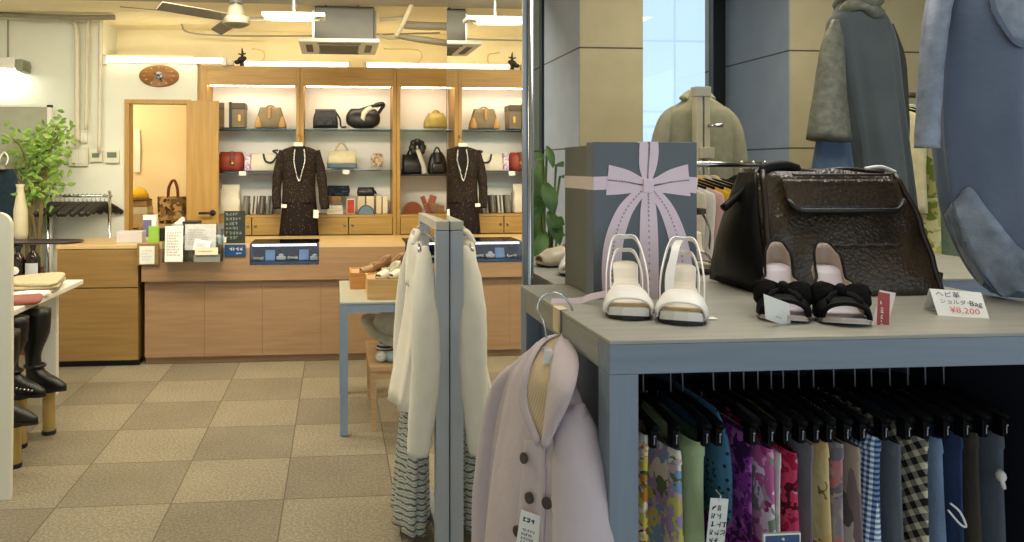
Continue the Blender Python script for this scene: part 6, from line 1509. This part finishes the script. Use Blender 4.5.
MB().tube(catmull([tuple(cl(0, .012, -.04)), tuple(cl(0, .004, .005)), tuple(cl(-.012, -.004, .03)), tuple(cl(-.01, .008, .052)), tuple(cl(0, .03, .058)), tuple(cl(.004, .05, .042)), tuple(cl(.004, .058, .026))], 6), .0022, 8).build('hook', M_chrome, t, True)

# ================================================================ blue-grey tunic hanging in front on the right
M_tun = fabric('slate_blue_cloth', '#6d788d', '#606b81', 6, .2, .85); M_spk = mat('silver_sparkle_cloth', '#98a2b2', .45, .2, '#747e8e', 30, bump=.3, bscale=300); M_spkg = mat('khaki_sparkle_cloth', '#76776a', .5, .2, '#56584e', 40, bump=.35, bscale=250)
DT = 1.43
def pxg(nm, rows, dd, th, m, par, wave, seed, n=56, k_=6):
    zt_ = PZ(rows[0][0], dd); xc = PX((rows[0][1]+rows[0][2])/2, dd); rr = []
    for i, (y, a_, b_) in enumerate(rows):
        xa_, xb_ = PX(a_, dd), PX(b_, dd); rr.append((PZ(y, dd)-zt_, (xb_-xa_)/2, th[i], (xa_+xb_)/2-xc, 0))
    return garment(MB(), (xc, dd, zt_), rr, 0, n, k_, wave, seed, 5).build(nm, m, par, True)
t = thing('slate_tunic', 'large slate blue tunic with silvery sleeve and hem, hanging at the right edge', 'dress', (PX(1015, DT), DT, PZ(312, DT)))
R_ = [(-50, 1000, 1030), (-40, 968, 1066), (-25, 950, 1085), (0, 944, 1092), (60, 938, 1098), (120, 938, 1100), (170, 943, 1102), (215, 951, 1104), (255, 966, 1105), (290, 985, 1104), (307, 1003, 1096)]
pxg('body', R_, DT, [.03, .05, .06, .07, .075, .075, .072, .07, .06, .045, .03], M_tun, t, .022, 41, 72, 5)
tb = Surf(t.children[0])
def patch(nm, top, bot, m, off): return solidify(patch_on(tb, top, bot, off, 6, 6).build(nm, m, t, True), .002)
patch('hem_panel', [(946, 214), (956, 199), (970, 187), (990, 212), (1024, 250), (1070, 268), (1102, 272)], [(955, 238), (964, 256), (974, 272), (988, 292), (1004, 306), (1060, 307), (1094, 306)], M_spk, .004)
patch('neckline', [(990, -30), (1000, -34), (1020, -38), (1045, -36), (1060, -30)], [(988, 0), (996, 22), (1018, 46), (1046, 30), (1062, 0)], M_spk, .004)
patch('neck_band', [(985, -30), (988, 0), (996, 24), (1018, 49), (1046, 33)], [(989, -30), (992, 0), (1000, 20), (1018, 43), (1044, 27)], M_tun, .008)
S2 = lambda xx, yy, dd: tuple(P(xx, yy, dd))
sleeve(MB(), [S2(955, -30, DT), S2(940, 0, DT-.02), S2(932, 60, DT-.03), S2(928, 120, DT-.03), S2(927, 148, DT-.03)], [.018, .024, .023, .022, .022], 20, 5, .9, 7, .001).build('sleeve', M_spk, t, True)
sleeve(MB(), [S2(1072, -30, DT), S2(1098, 20, DT), S2(1110, 90, DT), S2(1112, 148, DT)], [.025, .036, .04, .04], 20, 5, .9, 8, .001).build('sleeve', M_spk, t, True)
MB().cyl(P(1015, -52, DT), (P(1015, -52, DT).x, DT, ZC), .002).build('hanging_cord', M_steel, t)

# ================================================================ grey-green robe farther back
DR = 2.75
M_rob = fabric('grey_green_cloth', '#525a5c', '#484f52', 6, .2, .85); M_cham = fabric('blue_chambray', '#56687f', '#44566e', 12)
t = thing('grey_robe', 'grey-green robe with cowl collar and wide khaki sparkling sleeve, hanging behind the bag', 'dress', (PX(868, DR), DR, PZ(240, DR)))
pxg('body', [(-12, 842, 872), (2, 836, 880), (14, 830, 886), (40, 830, 893), (90, 838, 898), (140, 846, 903), (190, 848, 908), (250, 846, 914)], DR, [.04, .06, .075, .085, .085, .09, .1, .11], M_rob, t, .02, 51, 64, 6)
sleeve(MB(), [S2(838, 22, DR-.02), S2(833, 48, DR-.04), S2(830, 95, DR-.07), S2(829, 140, DR-.09)], [.025, .045, .062, .083], 24, 5, .7, 9, .001).build('sleeve', M_spkg, t, True)
sleeve(MB(), [S2(888, 25, DR), S2(896, 60, DR-.01), S2(900, 110, DR-.02), S2(901, 152, DR-.03)], [.02, .034, .032, .03], 20, 5, .8, 10, .001).build('sleeve', mat('dark_grey_green', '#34372f', .8), t, True)
pxg('underskirt', [(132, 818, 848), (160, 814, 852), (200, 810, 856), (250, 806, 860)], DR-.04, [.02, .03, .035, .04], M_cham, t, .015, 52, 40, 5)
b = MB(); r = random.Random(4)
c_ = P(857, 4, DR)
for k_ in range(3): b.tube([Vector((c_.x+(.066-.006*k_)*math.cos(a), c_.y+.06*math.sin(a)-.01, c_.z-.035+.045*k_+.02*math.sin(a*2+k_))) for a in [q*2*PI/20 for q in range(21)]], [.024+.006*math.sin(q*1.7+k_) for q in range(21)], 10)
b.build('cowl_collar', M_spkg, t, True)
MB().cyl(P(857, -10, DR), (P(857, -10, DR).x, DR, ZC), .003).build('hanging_cord', M_steel, t)

# ================================================================ beige jacket on a post by the window
DJ = 3.45
t = thing('beige_jacket', 'beige-grey tailored jacket on a pale post in front of the window', 'jacket', (PX(698, DJ), DJ, PZ(240, DJ)))
M_bj = fabric('beige_tweed', '#97967f', '#8a8973', 30, .3)
pxg('body', [(93, 690, 706), (97, 684, 713), (104, 674, 723), (113, 664, 733), (135, 662, 735), (170, 664, 733), (220, 662, 736)], DJ, [.03, .05, .06, .07, .075, .08, .08], M_bj, t, .01, 61, 48, 4)
sleeve(MB(), [S2(675, 109, DJ), S2(665, 122, DJ-.02), S2(659, 150, DJ-.03), S2(656, 200, DJ-.05)], [.02, .034, .04, .04], 20, 5, .85, 11, .001).build('sleeve', M_bj, t, True)
sleeve(MB(), [S2(722, 109, DJ), S2(732, 122, DJ-.02), S2(738, 150, DJ-.03), S2(741, 200, DJ-.05)], [.02, .034, .04, .04], 20, 5, .85, 12, .001).build('sleeve', M_bj, t, True)
MB().tube(catmull([S2(683, 99, DJ-.03), S2(690, 93, DJ+.02), S2(698, 91, DJ+.04), S2(706, 93, DJ+.02), S2(712, 99, DJ-.03)], 4), .02, 8, sq=.6).build('collar', M_bj, t, True)
dp = 3.3
a, c = P(694, 300, dp), P(708, 87, dp)
t = thing('display_post', 'pale square display post with chrome peg in front of the beige jacket', 'stand', ((a.x+c.x)/2, dp, 0))
M_post = mat('pale_beige_metal', '#c9c2a8', .4, .1)
MB().box(a.x, a.x+.032, dp-.02, dp+.02, 0, c.z-.04, .003).box(a.x+.04, c.x, dp-.02, dp+.02, 0, c.z-.04, .003).build('post', M_post, t)
MB().box(a.x-.005, c.x+.003, dp-.025, dp+.025, c.z-.045, c.z, .003).build('cap', mat('pale_grey_cap', '#b9b8ac', .4), t)
q = P(708, 126, dp); MB().cyl((q.x-.01, dp-.02, q.z), (q.x+.04, dp-.06, q.z), .009).build('peg', M_chrome, t, True)
q = P(703, 152, dp); MB().box(q.x-.03, q.x+.035, dp-.04, dp-.02, q.z-.03, q.z+.02, .003).build('bracket', M_post, t)
MB().box(a.x-.15, c.x+.15, dp-.15, dp+.15, 0, .02, .004).build('base', M_post, t)

# ================================================================ rack of coloured tops behind the bag
def top_garment(nm, lab, x, yr_, zr_, m, seed, length=.6, rot=0, hw=.2, grp=None, th=.02):
    loc = Vector((x, yr_, zr_-length)); t_ = thing(nm, lab, 'top', loc, 0, grp)
    garment(MB(), (x, yr_, zr_-.045), [(0, .03, th*.6, 0, 0), (-.02, .07, th*.9, 0, 0), (-.06, hw*.85, th, 0, 0), (-.1, hw, th, 0, 0), (-.3, hw*.95, th*1.15, 0, 0), (-length, hw*1.0, th*1.4, 0, 0)], PI/2+rot, 36, 4, .008, seed).build('cloth', m, t_, True)
    return t_
HG2 = None
def wire_hanger(x, yr_, zr_, lab, rot):
    global HG2
    if HG2 is not None: return dup(HG2, Vector((x, yr_, zr_)), lab, 'hangers on the rack of coloured tops', PI/2+rot)
    HG2 = thing('clothes_hanger', lab, 'hanger', (x, yr_, zr_), PI/2+rot, 'hangers on the rack of coloured tops'); T_ = HG2.matrix_basis
    HG2.rotation_euler = (0, 0, PI/2+rot); T_ = Matrix.Translation((x, yr_, zr_)) @ Matrix.Rotation(PI/2+rot, 4, 'Z')
    MB().tube([T_ @ Vector(p) for p in catmull([(-.17, 0, -.095), (0, 0, -.055), (.17, 0, -.095)], 4)], .006, 6).build('bar', M_hang, HG2, True)
    MB().tube([T_ @ Vector(p) for p in catmull([(0, 0, -.055), (0, 0, -.02), (.013, 0, -.004), (0, 0, .013), (-.013, 0, .002)], 4)], .0025, 6).build('hook', M_chrome, HG2, True)
    return HG2
drk = 3.0; zrk = PZ(164, drk)
xa, xb = PX(699, drk), PX(789, drk)
t = thing('chrome_rack', 'chrome clothes rail of coloured tops behind the big bag', 'clothes rack', ((xa+xb)/2, drk, 0))
MB().cyl((xa-.32, drk, zrk), (xb, drk, zrk), .012).build('rail', M_chrome, t, True)
for x_ in (xa-.32, xb): MB().cyl((x_, drk, 0), (x_, drk, zrk), .013).box(x_-.02, x_+.02, drk-.22, drk+.22, 0, .025).build('post', M_chrome, t)
cols = [('cream_cotton', '#d8cfb6', 'cream knit top first on the chrome rack beside the ribbon box'), ('white_cotton', '#e2ddd2', 'white top on the chrome rack, between cream and pink'), ('pale_pink_cotton', '#dbb0a6', 'pale pink top on the chrome rack before the mustard one'), ('mustard_cotton', '#d6aa28', 'mustard yellow top on the chrome rack'), ('ochre_cotton', '#cfa440', 'ochre top on the chrome rack beside the mustard one'), ('pale_grey_cotton', '#b9b6a8', 'pale grey top on the chrome rack, right of the ochre one'), ('sand_cotton', '#c8b894', 'sand-coloured top on the chrome rack before the black ones')]
x_ = PX(658, drk)
for i, (nm, col, lab) in enumerate(cols):
    xx = x_+i*.036
    top_garment('knit_sweater', lab, xx, drk, zrk, fabric(nm, col), 70+i, .62, .6, .21, 'tops on the chrome rack', .011); wire_hanger(xx, drk, zrk, 'black hanger of the '+lab.split(' on ')[0].split(' first')[0], .6)
for i in range(4):
    xx = PX(741, drk)+i*.05
    top_garment('black_ruffled_blouse', ['black ruffled top hanging right of the sand top on the chrome rack', 'second black top on the chrome rack, above the bag', 'third black top on the chrome rack, above the bag', 'last black top at the right end of the chrome rack'][i], xx, drk, zrk, M_bs, 90+i, .5, .3, .17, 'tops on the chrome rack', .024); wire_hanger(xx, drk, zrk, ['black hanger of the ruffled black top', 'black hanger of the second black top', 'black hanger of the third black top', 'black hanger at the right end of the chrome rack'][i], .3)
# window-side rack with pale green clothes
dg = 3.35; zg = PZ(90, dg); xa, xb = PX(860, dg), PX(1030, dg)
t = thing('window_rack', 'dark clothes rail of pale green clothes against the pale column', 'clothes rack', ((xa+xb)/2, dg, 0))
MB().cyl((xa, dg, zg), (xb, dg, zg), .013).build('rail', mat('bronze_metal', '#5a5142', .4, .6), t, True)
for x_ in (xa, xb): MB().cyl((x_, dg, 0), (x_, dg, zg), .013).box(x_-.02, x_+.02, dg-.2, dg+.2, 0, .025).build('post', mat('bronze_metal', '#5a5142'), t)
ex = MB(); 
def wg(nm, lab, xp, m, seed, L, th):
    xx = PX(xp, dg); t_ = top_garment(nm, lab, xx, dg, zg, m, seed, L, .35, .2, 'clothes on the rail by the column', th)
    Tm = Matrix.Translation((xx, dg, zg)) @ Matrix.Rotation(PI/2+.35, 4, 'Z')
    return t_, dup(HG2, Vector((xx, dg, zg)), 'hanger of the '+lab.split(' hanging')[0], 'hangers on the rail by the column', PI/2+.35)
wg('cream_shirt', 'cream shirt hanging left on the rail by the column', 884, fabric('cream_linen', '#d9d0a8', '#c9c098'), 101, .5, .019)
wg('leaf_print_dress', 'green and yellow leaf-print dress hanging beside the grey robe', 896, blotch('leaf_green_print', ['#7d8a3e', '#b8b468', '#55682e', '#d4cf9a'], 22), 102, .85, .019)
wg('striped_shirt', 'teal and cream striped top hanging behind the robe sleeve', 907, stripes('teal_stripes', [(0, '#7fae9a'), (.5, '#ded8b8')], 'Z', 12, .5), 103, .42, .019)
wg('sage_dress', 'sage green long dress hanging between robe and slate tunic', 920, fabric('sage_linen', '#8ea088', '#7f9179'), 104, 1.15, .019)
wg('mint_shirt', 'pale mint shirt hanging over a long green dress', 936, fabric('pale_mint', '#cfd9c6', '#c2ccb9'), 105, .72, .019)
wg('pale_green_dress', 'pale green long dress last before the slate tunic', 948, fabric('pale_green_linen', '#a3b296', '#95a488'), 106, 1.2, .019)

# ================================================================ broad-leaved plant by the window
dpz = 3.0; q = P(545, 240, dpz)
t = thing('broad_leaf_plant', 'broad-leaved green plant between mirror and boot box, by the window', 'plant', (q.x, dpz, 0))
MB().lathe((q.x, dpz, 0), [(.0, 0), (.12, 0), (.16, .28), (.165, .32), (.14, .32), (.13, .28), (.0, .28)], 24).build('pot', mat('white_pot', '#d9d6cc', .5), t, 40)
st = MB(); lf = MB()
def bigleaf(b_, base, tip, wd, up):
    base, tip = Vector(base), Vector(tip); d_ = tip-base; s_ = d_.cross(Vector(up)).normalized(); n_ = s_.cross(d_).normalized(); L = d_.length
    def fn(u, v):
        w_ = wd*math.sin(PI*min(1, u*.92+.06))**.8; return base+d_*u+s_*w_*(2*v-1)+n_*(L*.1*math.sin(PI*u)-.25*wd*(1-abs(2*v-1)))
    b_.grid(fn, 8, 4)
leaves = [((545, 186), (552, 203), .03), ((541, 165), (535, 190), .026), ((556, 168), (562, 160), .02), ((543, 158), (537, 153), .018), ((541, 222), (534, 236), .03), ((553, 226), (562, 218), .028), ((545, 235), (536, 250), .028), ((557, 240), (561, 226), .022), ((549, 215), (558, 233), .03), ((540, 200), (533, 214), .024), ((547, 150), (552, 158), .016), ((560, 180), (565, 172), .014)]
for k_, (b0, t0, wd) in enumerate(leaves):
    dd = dpz+(-.08+.16*((k_*37) % 10)/10); p0 = P(b0[0], b0[1]-4, dd); p1 = P(t0[0], t0[1]+6, dd-.05)
    bigleaf(lf, p0, p0+(p1-p0)*1.2, wd*1.05, (0, -1, .2)); st.tube(catmull([(q.x, dpz, .3), (q.x+.02*math.sin(k_), dpz+.02, .8), tuple(p0)], 5), .005, 6)
lf.build('foliage', leafmat('broad_leaves', '#2c5527', '#587f3c'), t, True); st.build('stem', mat('green_stem', '#6b7a46', .7), t)

# ================================================================ camera and light
cam = bpy.data.cameras.new('camera'); co = bpy.data.objects.new('camera', cam); C.objects.link(co)
cam.sensor_width = 36; cam.lens = F/1024*36; cam.sensor_fit = 'HORIZONTAL'
cam.shift_x = (512-CX)/1024; cam.shift_y = -(271-HY)/1024
co.location = (0, 0, CAMZ); co.rotation_euler = (PI/2, 0, -YAW); cam.clip_start = .05
bpy.context.scene.camera = co
wd = bpy.data.worlds.new('world'); bpy.context.scene.world = wd; wd.use_nodes = True
bg = wd.node_tree.nodes['Background']; bg.inputs[0].default_value = (.74, .87, 1, 1); bg.inputs[1].default_value = WORLD
def area(nm, loc, size, energy, col, rot=(0, 0, 0)):
    l = bpy.data.lights.new(nm, 'AREA'); l.shape = 'RECTANGLE'; l.size, l.size_y = size; l.energy = energy; l.color = col
    o = bpy.data.objects.new(nm, l); C.objects.link(o); o.location = loc; o.rotation_euler = rot; return o
warm = (1, .80, .52); neut = (1, .92, .80)
for a in LIGHTS: area(*a)
pl_ = bpy.data.lights.new('lamp_store', 'POINT'); pl_.energy = 17; pl_.color = (1, .86, .62); pl_.shadow_soft_size = .12
po_ = bpy.data.objects.new('lamp_store', pl_); C.objects.link(po_); po_.location = (-2.3, 7.5, 2.2)
sun = bpy.data.lights.new('sun', 'SUN'); sun.energy = SUN; sun.angle = .02; sun.color = (1, .98, .95)
so = bpy.data.objects.new('sun', sun); C.objects.link(so); so.rotation_euler = (math.radians(42), 0, math.radians(-12))
vs = bpy.context.scene.view_settings
vs.view_transform = 'Standard'; vs.look = 'None'; vs.exposure = EXPO; vs.gamma = 1.0
